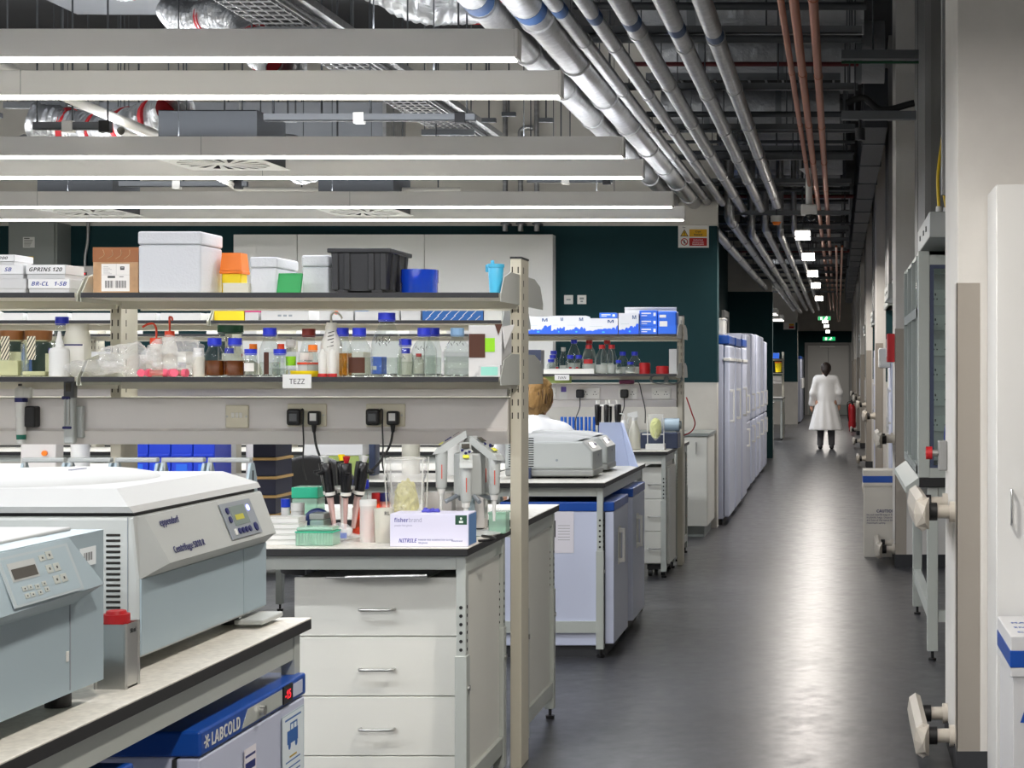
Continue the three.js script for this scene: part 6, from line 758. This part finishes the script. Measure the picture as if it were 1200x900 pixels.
// ---------- bench near the teal wall ----------
{ const B = 1.7795, d = 12.62; let o, i;
  const blob = (W, H, s) => printed(W, H, (c, w, h) => { let q = s; const R = () => { q = (q * 16807) % 2147483647; return q / 2147483647; }; c.fillStyle = '#c4c5c9'; c.fillRect(0, 0, w, h); c.fillStyle = '#1550cc'; for (let k = 0; k < 16; k++) { const x = k / 15 * w, t = x / w; c.beginPath(); c.ellipse(x, h * (1.0 - .3 * t * R() - .06), w * (.06 + .05 * R()), h * (.08 + .12 * t * R() + .05), 0, 0, 7); c.fill(); } c.fillRect(0, h * .9, w, h * .1); c.fillStyle = '#39a8e8'; c.beginPath(); c.ellipse(w * .55, h * .86, w * .05, h * .04, 0, 0, 7); c.fill(); c.fillStyle = '#223a6a'; c.font = `bold ${Math.round(h * .26)}px sans-serif`; c.fillText('M', w * .66, h * .28); c.fillStyle = '#9aa'; c.fillRect(w * .12, h * .5, w * .4, 2); });
  [[612, 646, 371, 'white'], [646, 662, 370, 'second'], [662, 686.5, 370, 'third'], [686.5, 724, 373, 'wide'], [725, 748.5, 367, 'tall']].forEach(([a, b, v, q], k) => { const [c, z] = carton('kit_box', 'white kit box printed with blue blobs, ' + ['beside the slotted upright', 'second along from the upright side', 'between two plain-lettered ones', 'low and wide under blue packets', 'tallest, beside the blue packets'][k], a, b, v, B, d, .22, M.whiteCard); plate('print', z.w, z.h, blob(128, 128, 11 + k * 37), c, [0, z.h / 2, .0004]); });
  [[702, 722, 367, 373], [713, 741, 366.5, 372.5], [749, 770, 367, 376], [749, 770, 376, 384.5], [749, 770, 384.5, 394]].forEach(([a, b, v0, v1], k) => { if (k === 1) return; const dd = k < 2 ? d + .05 : d, y = k < 2 ? PY(373, d) + .001 + (k === 1 ? 0 : 0) : PY(v1, d), x0 = PX(a, dd), x1 = PX(b, dd), h = k < 2 ? .04 : PY(v0, d) - PY(v1, d) - .001; const q = thing('filter_packet', ['blue packet lying on the low wide kit box', 'blue packet half hidden behind the tallest kit box', 'top blue packet of the pile of three', 'middle blue packet of the pile of three', 'bottom blue packet of the pile of three'][k], 'packet', [k === 1 ? (x0 + x1) / 2 + .11 : (x0 + x1) / 2, k > 1 ? B + (4 - k) * .061 : y + .003, k === 1 ? -d - .25 : -dd - .02]); if (k === 1) q.position.y = B; const hh = k === 1 ? .18 : k > 1 ? .0605 : h; mk('packet', bx((x0 - x1) / 2, (x1 - x0) / 2, 0, hh, 0, -.1, .004), M.midBlue, q); mk('print', [bx((x0 - x1) / 2 + .015, .02, hh * .55, hh * .7, 0, .0008), bx((x0 - x1) / 2 + .015, -.01, hh * .3, hh * .38, 0, .0008), bx((x1 - x0) / 2 - .03, (x1 - x0) / 2 - .012, hh * .3, hh * .7, 0, .0008)], M.white, q); });
  i = item(771, 793, 364.5, B, d); o = thing('blue_carton', 'large blue carton with white label at the shelf end', 'box', [i.x, B, -d]); mk('carton', bx(-i.w / 2, i.w / 2, 0, i.h, 0, -.16, .012), M.midBlue, o); mk('label', bx(-.06, .0, .06, .1, 0, .001), M.white, o); mk('print', bx(-.06, -.01, i.h * .72, i.h * .84, 0, .001), M.white, o);
  o = thing('white_tray', 'white backing tray standing behind the blue packets', 'tray', [PX(766, 12.9), B, -12.845]); i = item(730, 796, 360, B, 12.84); mk('sheet', bx(-i.w / 2, i.w / 2 - .035, 0, i.h, 0, -.006), M.whiteCard, o); mk('rim', bx(-i.w / 2, i.w / 2 - .035, i.h - .01, i.h, .01, 0), M.whiteCard, o);
  // bottles on the lower shelf
  const D = (u0, u1, v, cap, lab, dd = 12.62, opt = {}) => duran(lab, u0, u1, v, dd, cap, { base: SL, liq: M.plastic, level: .32, ...opt });
  D(664, 679, 398, M.capBlue, 'tall clear bottle with blue cap behind small ones near the teal wall', 12.72); D(682, 697, 398.5, M.capRed, 'rear clear bottle with red cap on the label side', 12.76); D(681, 697, 404, M.capRed, 'clear bottle with red cap and red label', 12.62, { patch: [M.capRed, 1.4, .35, .5] }); D(697, 712, 404, M.capRed, 'clear bottle with bright red cap in mid row', 12.6); D(703, 718, 398.5, M.capRed, 'rear clear bottle with red cap beside mid row', 12.76); D(710, 722, 404, M.capRed, 'clear slim bottle with red cap at the row end', 12.62); D(722, 736, 412, M.capBlue, 'clear bottle with blue cap before the red jars', 12.72); D(736, 750, 412, M.capBlue, 'clear bottle with blue cap near the red jars', 12.72); D(732, 744, 424, M.capBlue, 'little clear bottle with blue cap by the red jars', 12.58, { neck: .02 }); D(721, 728, 422, M.capBlue, 'slim small bottle with blue cap in mid row', 12.58, { neck: .016, body: .7 }); D(672, 683, 416, M.capBlue, 'little bottle of yellow liquid with blue cap', 12.6, { liq: M.amber, neck: .02, body: .6 }); D(662, 673, 416, M.capBlue, 'little bottle with blue cap beside the yellow one', 12.6, { neck: .02, body: .6 }); D(640, 650, 421, M.capBlue, 'front little bottle of a blue-capped cluster', 12.58, { neck: .02, body: .6 }); D(642, 652, 416, M.capBlue, 'middle little bottle of a blue-capped cluster', 12.68, { neck: .02, body: .6 }); D(643, 653, 411, M.capBlue, 'rear little bottle of a blue-capped cluster', 12.77, { neck: .02, body: .6 }); D(655, 664, 407, M.plastic, 'clear dropper bottle with clear cap beside the cluster', 12.72, { neck: .014 });
  for (const [u0, u1, v, lab] of [[748, 761, 425, 'taller red plastic jar near the teal wall'], [768, 783, 429, 'squat red plastic jar near the teal wall']]) { i = item(u0, u1, v, SL, 12.6); o = thing('red_jar', lab, 'jar', [i.x, SL, -12.66]); mk('jar', cyl(i.w / 2, i.w / 2, i.h * .96, 0, 0, 0, 24), M.red, o); for (const t of [.2, .5, .8]) mk('rib', new THREE.TorusGeometry(i.w / 2, .003, 6, 24).rotateX(Math.PI / 2).translate(0, i.h * t, 0), M.red, o); mk('top', cyl(i.w * .45, i.w * .42, i.h * .05, 0, i.h * .95, 0), M.red, o); }
  i = item(784, 793, 409, SL, 12.6); o = thing('card_holder', 'narrow white card holder at the lower shelf end', 'holder', [i.x, SL, -12.6]); mk('holder', bx(-i.w / 2, i.w / 2, 0, i.h, 0, -.14, .003), M.whiteCard, o); mk('slot', bx(-i.w / 2 + .005, i.w / 2 - .005, i.h, i.h + .001, -.02, -.12), M.dark, o);
  o = thing('tube_tray', 'low white tray of tubes on the lower shelf', 'tray', [PX(668, 12.55), SL, -12.555]); mk('tray', bx(-.2, .18, 0, .04, 0, -.02, .004), M.white, o); mk('cap', [-.1, 0, .05].map(x => cyl(.01, .01, .012, x, .04, -.01, 10)), M.red, o);
  i = item(616, 634, 410, SL, 12.6); o = thing('navy_box', 'navy topped white box beside the slotted upright', 'box', [i.x, SL, -12.6]); mk('carton', bx(-i.w / 2, i.w / 2, 0, i.h, 0, -.15, .003), M.whiteCard, o); mk('navy_panel', bx(-i.w / 2, i.w / 2, i.h * .55, i.h, 0, .002), M.slate, o);
  o = thing('name_card', 'small white name card on the shelf edge near the teal wall', 'sign', [PX(660, 12.55), PY(442.5, 12.5), -12.494]); mk('card', bx(-.055, .055, -.02, .022, 0, .002), M.white, o); const t = text('IVAN', .02, fontR, .0006); t.translate(-t.boundingBox.max.x / 2, -.01, .002); mk('lettering', t, M.dark, o);
  tag(mk('green_strip', bx(PX(630, 12.5), PX(668, 12.5), 1.41, 1.46, -12.56, -12.57), M.greenTape), 'dull green strip hanging beneath the shelf with name card', 'strip');
  o = thing('purple_device', 'purple hand torch lying on the trunking with its lead', 'torch', [PX(735, 12.8), 1.4025, -12.8]); mk('body', bx(-.06, .055, 0, .03, -.02, .02, .008), M.purple, o); mk('lead', tube([[.055, .015, 0], [.09, .01, .02], [.12, -.08, .07], [.15, -.2, .1], [.15, -.3, .1]], .004, 30), M.black, o);
  tag(mk('lab_goggles', [new THREE.TorusGeometry(.05, .008, 8, 24).scale(1.3, .7, 1).translate(PX(780, 12.8) - .05, 1.44, -12.8), new THREE.TorusGeometry(.05, .008, 8, 24).scale(1.3, .7, 1).translate(PX(780, 12.8) + .06, 1.44, -12.8)], M.frameDark), 'clear safety goggles resting on the trunking', 'goggles');
  for (const u of [692, 736, 775]) socketPlate(r4, PX(u, 12.82), 1.33, .11, .146, M.socketWhite); socketPlate(r4, PX(645, 12.82), 1.33, .11, .09, M.socketWhite, false); 
  o = thing('wall_card', 'white notice with purple square on the trunking near teal wall', 'notice', [PX(660, 12.81), 1.33, -12.818]); mk('card', bx(-.03, .03, -.07, .06, 0, .002), M.white, o); mk('purple_square', bx(-.018, .022, .01, .05, .002, .003), std('#5a4a9a', .5), o);
  for (const [u, w] of [[679, 'beside the purple square notice'], [731, 'above the spray bottle']]) { const q = thing('mains_plug', 'black mains plug on the far trunking ' + w, 'plug', [PX(u, 12.75), 1.325, -12.8085]); mk('body', bx(-.03, .03, -.03, .035, 0, .05, .012), M.black, q); mk('cord', tube([[0, -.03, .03], [.0, -.1, .04], [-.03, -.2, .06], [-.02, -.3, .1]], .004, 20, 6), M.black, q); }
  // worktop
  i = item(737, 749, 487, TOP, 12.2); o = thing('spray_bottle', 'white spray bottle with trigger near the teal wall', 'bottle', [PX(743, 12.25), TOP, -12.27]); mk('bottle', lathe([[0, 0], [.045, 0], [.046, .01], [.044, .12], [.02, .2], [.018, .22], [0, .22]]), M.hdpe, o); mk('collar', cyl(.02, .02, .025, 0, .215, 0), M.white, o); mk('trigger_head', hull([[-.05, .245, .012], [-.05, .245, -.012], [.03, .24, .012], [.03, .24, -.012], [-.05, .27, .01], [-.05, .27, -.01], [.02, .285, .01], [.02, .285, -.01]]), M.white, o); mk('trigger', tube([[-.03, .245, 0], [-.045, .22, 0], [-.05, .19, 0]], .006), M.white, o);
  o = thing('pipette_carousel', 'chrome pipette stand with black pipettes near the teal wall', 'stand', [PX(712, 12.35), TOP, -12.37]); mk('base', cyl(.07, .07, .012, 0, 0, 0), M.dark, o); mk('column', cyl(.012, .012, .33, 0, .01, 0), M.chrome, o); mk('wheel', cyl(.07, .07, .012, 0, .32, 0, 24), M.socketWhite, o);
  for (let k = 0; k < 6; k++) { const a = k * 1.047, p = thing('black_pipette', 'black pipette hanging on the chrome stand near the teal wall', 'pipette', [PX(712, 12.35) + Math.sin(a) * .085, TOP + .06, -12.37 + Math.cos(a) * .085], a, 'pipettes on the chrome stand'); mk('handle', lathe([[0, .12], [.012, .12], [.018, .16], [.02, .27], [0, .275]], 12), M.blackGloss, p); mk('plunger', cyl(.008, .01, .03, 0, .275, 0, 10), M.socketWhite, p); mk('shaft', cyl(.004, .008, .12, 0, 0, 0, 10), M.frame, p); mk('hook', bx(-.008, .008, .255, .272, -.02, 0), M.blackGloss, p); }
  o = thing('tip_waste_stand', 'clear bag of yellow tips hung on a white stand', 'bag', [PX(768, 12.25), TOP, -12.27]); mk('stand', [bx(-.07, .07, 0, .045, -.05, .05, .004), rod([-.06, .04, 0], [-.06, .24, 0], .004), rod([.06, .04, 0], [.06, .24, 0], .004), bx(-.1, .06, .11, .12, -.004, .004)], M.white, o); mk('bag', crumple(lathe([[.004, .07], [.03, .1], [.05, .16], [.055, .24], [.06, .265]], 24), .006, 50), M.bag, o); mk('tips', crumple(new THREE.IcosahedronGeometry(1, 8).scale(.042, .075, .04), .006, 70).translate(0, .16, 0), std('#cfd47a', .7), o);
  tag(mk('water_bath', bx(PX(751, 12.5), PX(795, 12.5), TOP, TOP + .12, -12.45, -12.68, .008), M.slate), 'slate blue low water bath behind the tip bag', 'instrument'); o = thing('bottle_roller', 'pale blue plastic drum lying on the water bath', 'drum', [PX(786, 12.5), TOP + .12, -12.56]); mk('drum', rod([-.07, .055, 0], [.06, .055, 0], .05, 20), std('#a9bcc8', .4), o); mk('cap', rod([.06, .055, 0], [.075, .055, 0], .03, 16), M.frameDark, o); mk('rest', bx(-.05, .04, 0, .01, -.03, .03), M.frameDark, o);
  o = thing('tube_rack', 'rack of blue-capped sample tubes beside the seated person', 'rack', [PX(682, 12.4), TOP, -12.4]); mk('rack', bx(-.18, .14, .0, .09, .06, -.06, .005), M.blue, o); for (let k = 0; k < 10; k++) mk('tube', cyl(.01, .01, .2, -.15 + k * .03, .04, .02 * (k % 2), 10), M.blueLiq, o);
  o = thing('white_canister', 'tall white wash bottle beside the folded board', 'bottle', [PX(731, 12.2), TOP, -12.2]); mk('bottle', lathe([[0, 0], [.035, 0], [.036, .01], [.036, .17], [.015, .22], [0, .22]]), M.white, o); mk('spout', tube([[0, .22, 0], [0, .26, 0], [-.03, .27, 0]], .004), M.white, o);
  tag(mk('red_lead', tube([[PX(803, 12.6), 1.3, -12.7], [-1.12, 1.18, -12.75], [-1.1, 1.1, -12.8], [-1.14, 1.03, -12.9], [-1.2, 1.0, -12.95]], .005, 30), M.red), 'red lead looping off the bench end near the teal wall', 'cable');
  // far rack further along, glimpsed between the shelves
  for (let k = 0; k < 26; k++) { const x = -2.85 - k * .17, t = k % 4, top = k % 2; const z = -12.66, y = top ? B : SL; if (t === 0 || t === 3) { const q = thing('supply_box', t ? 'white box stored along the rack near the teal wall' : 'blue box stored along the rack near the teal wall', 'box', [x, y, z], 0, (t ? 'white' : 'blue') + ' boxes on the far rack'); mk('carton', bx(-.07, .07, 0, .1 + .06 * ((k * 7) % 3) / 2, .04, -.1, .003), t ? M.whiteCard : M.midBlue, q); mk('label', bx(-.03, .03, .03, .06, .04, .041), t ? M.instrGrey : M.white, q); } else { const q = thing('storage_bottle', t === 1 ? 'white bottle with blue cap stored along the far rack' : 'white bottle with red cap stored along the far rack', 'bottle', [x, y, z], 0, (t === 1 ? 'blue' : 'red') + '-capped bottles on the far rack'); mk('bottle', lathe([[0, 0], [.04, 0], [.04, .1], [.02, .13], [0, .13]], 16), M.hdpe, q); mk('cap', cyl(.022, .022, .025, 0, .13, 0, 14), t === 1 ? M.capBlue : M.capRed, q); } }
}
// ---------- people ----------
function sdfMesh(lo, hi, cell, fn) {
  const ext = Math.max(hi[0] - lo[0], hi[1] - lo[1], hi[2] - lo[2]), res = Math.ceil(ext / cell) + 4, mc = new MarchingCubes(res, new THREE.MeshBasicMaterial(), false, false, 400000), half = ext / 2 * res / (res - 4), c = lo.map((v, i) => (v + hi[i]) / 2);
  mc.isolation = 0; const f = mc.field;
  for (let k = 0; k < res; k++) for (let j = 0; j < res; j++) for (let i = 0; i < res; i++) { const x = c[0] + (i - res / 2) / (res / 2) * half, y = c[1] + (j - res / 2) / (res / 2) * half, z = c[2] + (k - res / 2) / (res / 2) * half; f[i + j * res + k * res * res] = -fn(x, y, z); }
  mc.update(); const n = mc.count, p = new Float32Array(mc.positionArray.slice(0, n * 3)), nn = new Float32Array(mc.normalArray.slice(0, n * 3));
  for (let i = 0; i < n; i++) for (let a = 0; a < 3; a++) p[3 * i + a] = c[a] + p[3 * i + a] * half;
  const g = new THREE.BufferGeometry(); g.setAttribute('position', new THREE.BufferAttribute(p, 3)); g.setAttribute('normal', new THREE.BufferAttribute(nn, 3)); g.setAttribute('uv', new THREE.BufferAttribute(new Float32Array(n * 2), 2)); return g;
}
const smin = (a, b, k) => { const h = Math.max(k - Math.abs(a - b), 0) / k; return Math.min(a, b) - h * h * k / 4; };
function caps(list, k = .03) { return (x, y, z) => { let d = 9; for (const [ax, ay, az, bx_, by, bz, ra, rb, sz = 1] of list) { const dx = bx_ - ax, dy = by - ay, dz = (bz - az), px = x - ax, py = y - ay, pz = (z - az), L = dx * dx + dy * dy + dz * dz || 1e-9; let t = (px * dx + py * dy + pz * dz) / L; t = Math.max(0, Math.min(1, t)); const ex = px - t * dx, ey = py - t * dy, ez = (pz - t * dz) / sz; d = smin(d, Math.sqrt(ex * ex + ey * ey + ez * ez) - (ra + (rb - ra) * t), k); } return d; }; }
function hand(cx, cy, cz, dir) { // palm, thumb and four unequal bent fingers pointing down
  const l = [[cx, cy, cz, cx, cy - .075, cz, .026, .03, .6]]; [[-.024, .06], [-.008, .072], [.008, .068], [.023, .052]].forEach(([o, n]) => { l.push([cx + o * .5, cy - .075, cz + o, cx + o * .4 - dir * .004, cy - .075 - n * .55, cz + o, .009, .0085], [cx + o * .4 - dir * .004, cy - .075 - n * .55, cz + o, cx - dir * .02, cy - .075 - n, cz + o, .0085, .007]); }); l.push([cx, cy - .03, cz - .02, cx, cy - .07, cz - .045, .012, .01], [cx, cy - .07, cz - .045, cx - dir * .006, cy - .095, cz - .05, .01, .008]); return l;
}
{ // person walking away down the corridor
  const d = 32.0, o = thing('person', 'person in a long white lab coat and grey trousers walking down the corridor', 'person', [PX(968, d), 0, -d]);
  const legs = [[-.09, .85, 0, -.1, .48, -.05, .085, .06], [-.1, .48, -.05, -.11, .09, .02, .058, .038], [.09, .85, 0, .1, .47, .03, .085, .06], [.1, .47, .03, .11, .09, .06, .058, .038], [-.11, .05, .04, -.11, .035, -.12, .036, .032], [.11, .05, .08, .11, .035, -.08, .036, .032]];
  const torso = [[-.1, .88, 0, .1, .88, 0, .11, .11], [0, .9, 0, 0, 1.2, 0, .13, .14, .75], [-.1, 1.33, 0, .1, 1.33, 0, .09, .09], [0, 1.34, .01, 0, 1.46, -.005, .055, .05]];
  const arms = [[-.18, 1.34, 0, -.25, 1.08, .03, .05, .042], [-.25, 1.08, .03, -.28, .86, -.04, .04, .03], [.18, 1.34, 0, .26, 1.09, .02, .05, .042], [.26, 1.09, .02, .25, .88, -.1, .04, .03]];
  const head = [[0, 1.5, -.01, 0, 1.56, 0, .075, .085, 1.1], [0, 1.47, -.06, 0, 1.5, -.06, .05, .05], [0, 1.52, -.1, 0, 1.5, -.108, .014, .014], [-.083, 1.52, -.005, -.083, 1.54, -.005, .015, .015], [.083, 1.52, -.005, .083, 1.54, -.005, .015, .015]];
  const parts = [caps([...legs.slice(0, 4), ...torso, ...arms, ...head]), caps([...hand(-.28, .85, -.04, -1), ...hand(.25, .87, -.1, 1)], .012)];
  mk('body', [sdfMesh([-.4, .02, -.3], [.4, 1.7, .25], .014, (x, y, z) => smin(parts[0](x, y, z), parts[1](x, y, z), .015))], M.skin, o);
  const fold = (x, y, z) => .012 * Math.sin(Math.atan2(x, z) * 9 + 2 * y) * Math.max(0, Math.min(1, (1.05 - y) / .5));
  const coat = caps([[-.11, 1.34, 0, .11, 1.34, 0, .105, .105], [0, 1.33, 0, 0, 1.0, 0, .16, .17, .8], [0, 1.0, 0, 0, .4, 0, .17, .32, .75], [-.18, 1.34, 0, -.25, 1.08, .03, .07, .062], [-.25, 1.08, .03, -.28, .88, -.035, .06, .055], [.18, 1.34, 0, .26, 1.09, .02, .07, .062], [.26, 1.09, .02, .252, .9, -.09, .06, .055]], .05);
  mk('lab_coat', sdfMesh([-.45, .3, -.35], [.45, 1.5, .35], .016, (x, y, z) => Math.max(coat(x, y, z) + fold(x, y, z), .37 - y, y - 1.43)), M.coat, o);
  mk('coat_collar', new THREE.TorusGeometry(.075, .02, 10, 24).rotateX(1.4).translate(0, 1.41, 0), M.coat, o);
  mk('trousers', sdfMesh([-.2, .06, -.2], [.2, .95, .2], .012, (x, y, z) => Math.max(caps(legs.slice(0, 4).map(l => [...l.slice(0, 6), l[6] + .016, l[7] + .022]))(x, y, z), .075 - y)), M.trousers, o);
  mk('shoe', sdfMesh([-.17, 0, -.18], [-.05, .1, .1], .008, (x, y, z) => Math.max(caps([[-.11, .05, .04, -.11, .035, -.12, .045, .04]])(x, y, z), .003 - y)), M.shoe, o); mk('shoe', sdfMesh([.05, 0, -.14], [.17, .1, .14], .008, (x, y, z) => Math.max(caps([[.11, .05, .08, .11, .035, -.08, .045, .04]])(x, y, z), .003 - y)), M.shoe, o);
  mk('hair', sdfMesh([-.15, 1.3, -.15], [.15, 1.72, .18], .009, (x, y, z) => Math.max(caps([[0, 1.54, .015, 0, 1.575, .01, .095, .098], [0, 1.5, .07, 0, 1.4, .085, .06, .035]], .04)(x, y, z), -(z + .055) + Math.max(0, y - 1.56) * -1)), M.hairDark, o);
}
{ // seated person at the bench near the teal wall, seen from behind
  const d = 11.55, x0 = PX(626, d), o = thing('person', 'person with tied blond hair in a white lab coat, seated at the bench', 'person', [x0, 0, -d]);
  const Y = 0; // seat 0.56
  const limbs = [[-.09, .62, 0, -.12, .62, -.42, .085, .06], [-.12, .62, -.42, -.12, .12, -.36, .055, .04], [.09, .62, 0, .12, .62, -.42, .085, .06], [.12, .62, -.42, .12, .12, -.36, .055, .04], [-.12, .1, -.34, -.12, .04, -.48, .036, .03], [.12, .1, -.34, .12, .04, -.48, .036, .03]];
  const torso = [[-.09, .64, .02, .09, .64, .02, .12, .12], [0, .66, .02, .01, .95, -.03, .13, .15, .8], [-.1, 1.08, -.06, .13, 1.06, -.06, .085, .085], [.01, 1.1, -.07, .01, 1.22, -.11, .05, .048]];
  const arms = [[-.18, 1.08, -.06, -.26, .92, -.2, .05, .042], [-.26, .92, -.2, -.16, .96, -.42, .04, .03], [.2, 1.05, -.06, .3, .92, -.18, .05, .042], [.3, .92, -.18, .2, .96, -.42, .04, .03]];
  const head = [[.01, 1.27, -.12, .01, 1.33, -.1, .075, .088, 1.1], [.015, 1.24, -.17, .015, 1.27, -.18, .05, .05], [.015, 1.28, -.22, .015, 1.265, -.222, .014, .013], [-.078, 1.285, -.11, -.078, 1.31, -.11, .015, .015], [.098, 1.285, -.11, .098, 1.31, -.11, .015, .015]];
  const hnd = [...hand(-.16, .97, -.43, -1), ...hand(.2, .97, -.43, 1)].map(l => { const f = (x, y, z) => [x, .965 + (z + .43) * .3, -.43 + (y - .97)]; return [...f(l[0], l[1], l[2]), ...f(l[3], l[4], l[5]), l[6], l[7]]; });
  const A = caps([...limbs, ...torso, ...arms, ...head]), H = caps(hnd, .012);
  mk('body', sdfMesh([-.4, .01, -.62], [.4, 1.45, .18], .013, (x, y, z) => smin(A(x, y, z), H(x, y, z), .015)), M.skin, o);
  const coat = caps([[-.1, 1.07, -.06, .13, 1.05, -.06, .105, .105], [0, .95, -.03, .02, 1.02, -.05, .175, .165, .85], [0, .66, .03, 0, .95, -.03, .19, .17, .9], [-.18, 1.08, -.06, -.26, .92, -.2, .072, .064], [-.26, .92, -.2, -.17, .96, -.4, .06, .048], [.2, 1.05, -.06, .3, .92, -.18, .072, .064], [.3, .92, -.18, .21, .96, -.4, .06, .048], [-.1, .6, -.02, -.13, .6, -.34, .11, .1], [.1, .6, -.02, .13, .6, -.34, .11, .1]], .05);
  mk('lab_coat', sdfMesh([-.45, .4, -.5], [.45, 1.25, .3], .014, (x, y, z) => coat(x, y, z) + .004 * Math.sin(x * 40 + y * 30)), M.coat, o); mk('coat_collar', new THREE.TorusGeometry(.068, .02, 10, 24).rotateX(1.2).translate(.01, 1.16, -.085), M.coat, o);
  mk('trousers', sdfMesh([-.25, .08, -.5], [.25, .75, .1], .014, (x, y, z) => caps(limbs.slice(0, 4).map(l => [...l.slice(0, 6), l[6] + .014, l[7] + .018]))(x, y, z)), M.trousers, o);
  mk('hair', sdfMesh([-.16, 1.12, -.26], [.18, 1.5, .1], .007, (x, y, z) => Math.max(caps([[.01, 1.3, -.095, .01, 1.345, -.085, .1, .1], [.0, 1.24, -.05, -.01, 1.28, -.03, .06, .07], [.02, 1.41, -.03, .03, 1.43, -.04, .05, .03], [.06, 1.43, -.05, .1, 1.41, -.05, .02, .012]], .03)(x, y, z) + .012 * noise.noise(x * 60, y * 16, z * 60), -(z + .16) - Math.max(0, y - 1.34) * 1.2)), M.hairBlond, o);
  for (let k = 0; k < 34; k++) { const ph = -1.5 + k * .091, pts = []; for (let q = 0; q <= 6; q++) { const th = .25 + q * .3, R = .104 + .004 * Math.sin(k * 3.1 + q); pts.push([.01 + R * Math.sin(th) * Math.sin(ph), 1.325 + R * Math.cos(th), -.09 + R * Math.sin(th) * Math.cos(ph)]); } mk('hair_strand', tube(pts, .0045 + .002 * (k % 3), 14, 5), k % 3 === 1 ? M.hairBrown : M.hairBlond, o); }
  mk('hair_bun', crumple(new THREE.IcosahedronGeometry(.045, 4), .012, 60).translate(.02, 1.425, -.05), M.hairBlond, o);
  for (const s of [-1, 1]) mk('shoe', sdfMesh([s * .12 - .06, .0, -.55], [s * .12 + .06, .12, -.28], .009, (x, y, z) => Math.max(caps([[s * .12, .07, -.34, s * .12, .04, -.48, .045, .04]])(x, y, z), .003 - y)), M.shoe, o);
  const c = thing('lab_stool', 'black swivel stool carrying the seated person', 'stool', [x0, 0, -d]); mk('seat', cyl(.19, .2, .055, 0, .48, 0, 28), M.black, c); mk('gas_lift', cyl(.025, .02, .42, 0, .08, 0, 14), M.steel, c); mk('foot_ring', new THREE.TorusGeometry(.17, .01, 8, 30).rotateX(Math.PI / 2).translate(0, .25, 0), M.steel, c); for (let k = 0; k < 5; k++) { const a = k * 1.2566 + .3; const l = mk('leg', rod([0, .09, 0], [Math.sin(a) * .27, .06, Math.cos(a) * .27], .018), M.dark, c); mk('castor', rod([Math.sin(a) * .27 - .012, .026, Math.cos(a) * .27], [Math.sin(a) * .27 + .012, .026, Math.cos(a) * .27], .026, 12), M.black, l); mk('ring_spoke', rod([0, .25, 0], [Math.sin(a) * .17, .25, Math.cos(a) * .17], .006), M.steel, l); }
}
renderer.render(scene, camera);
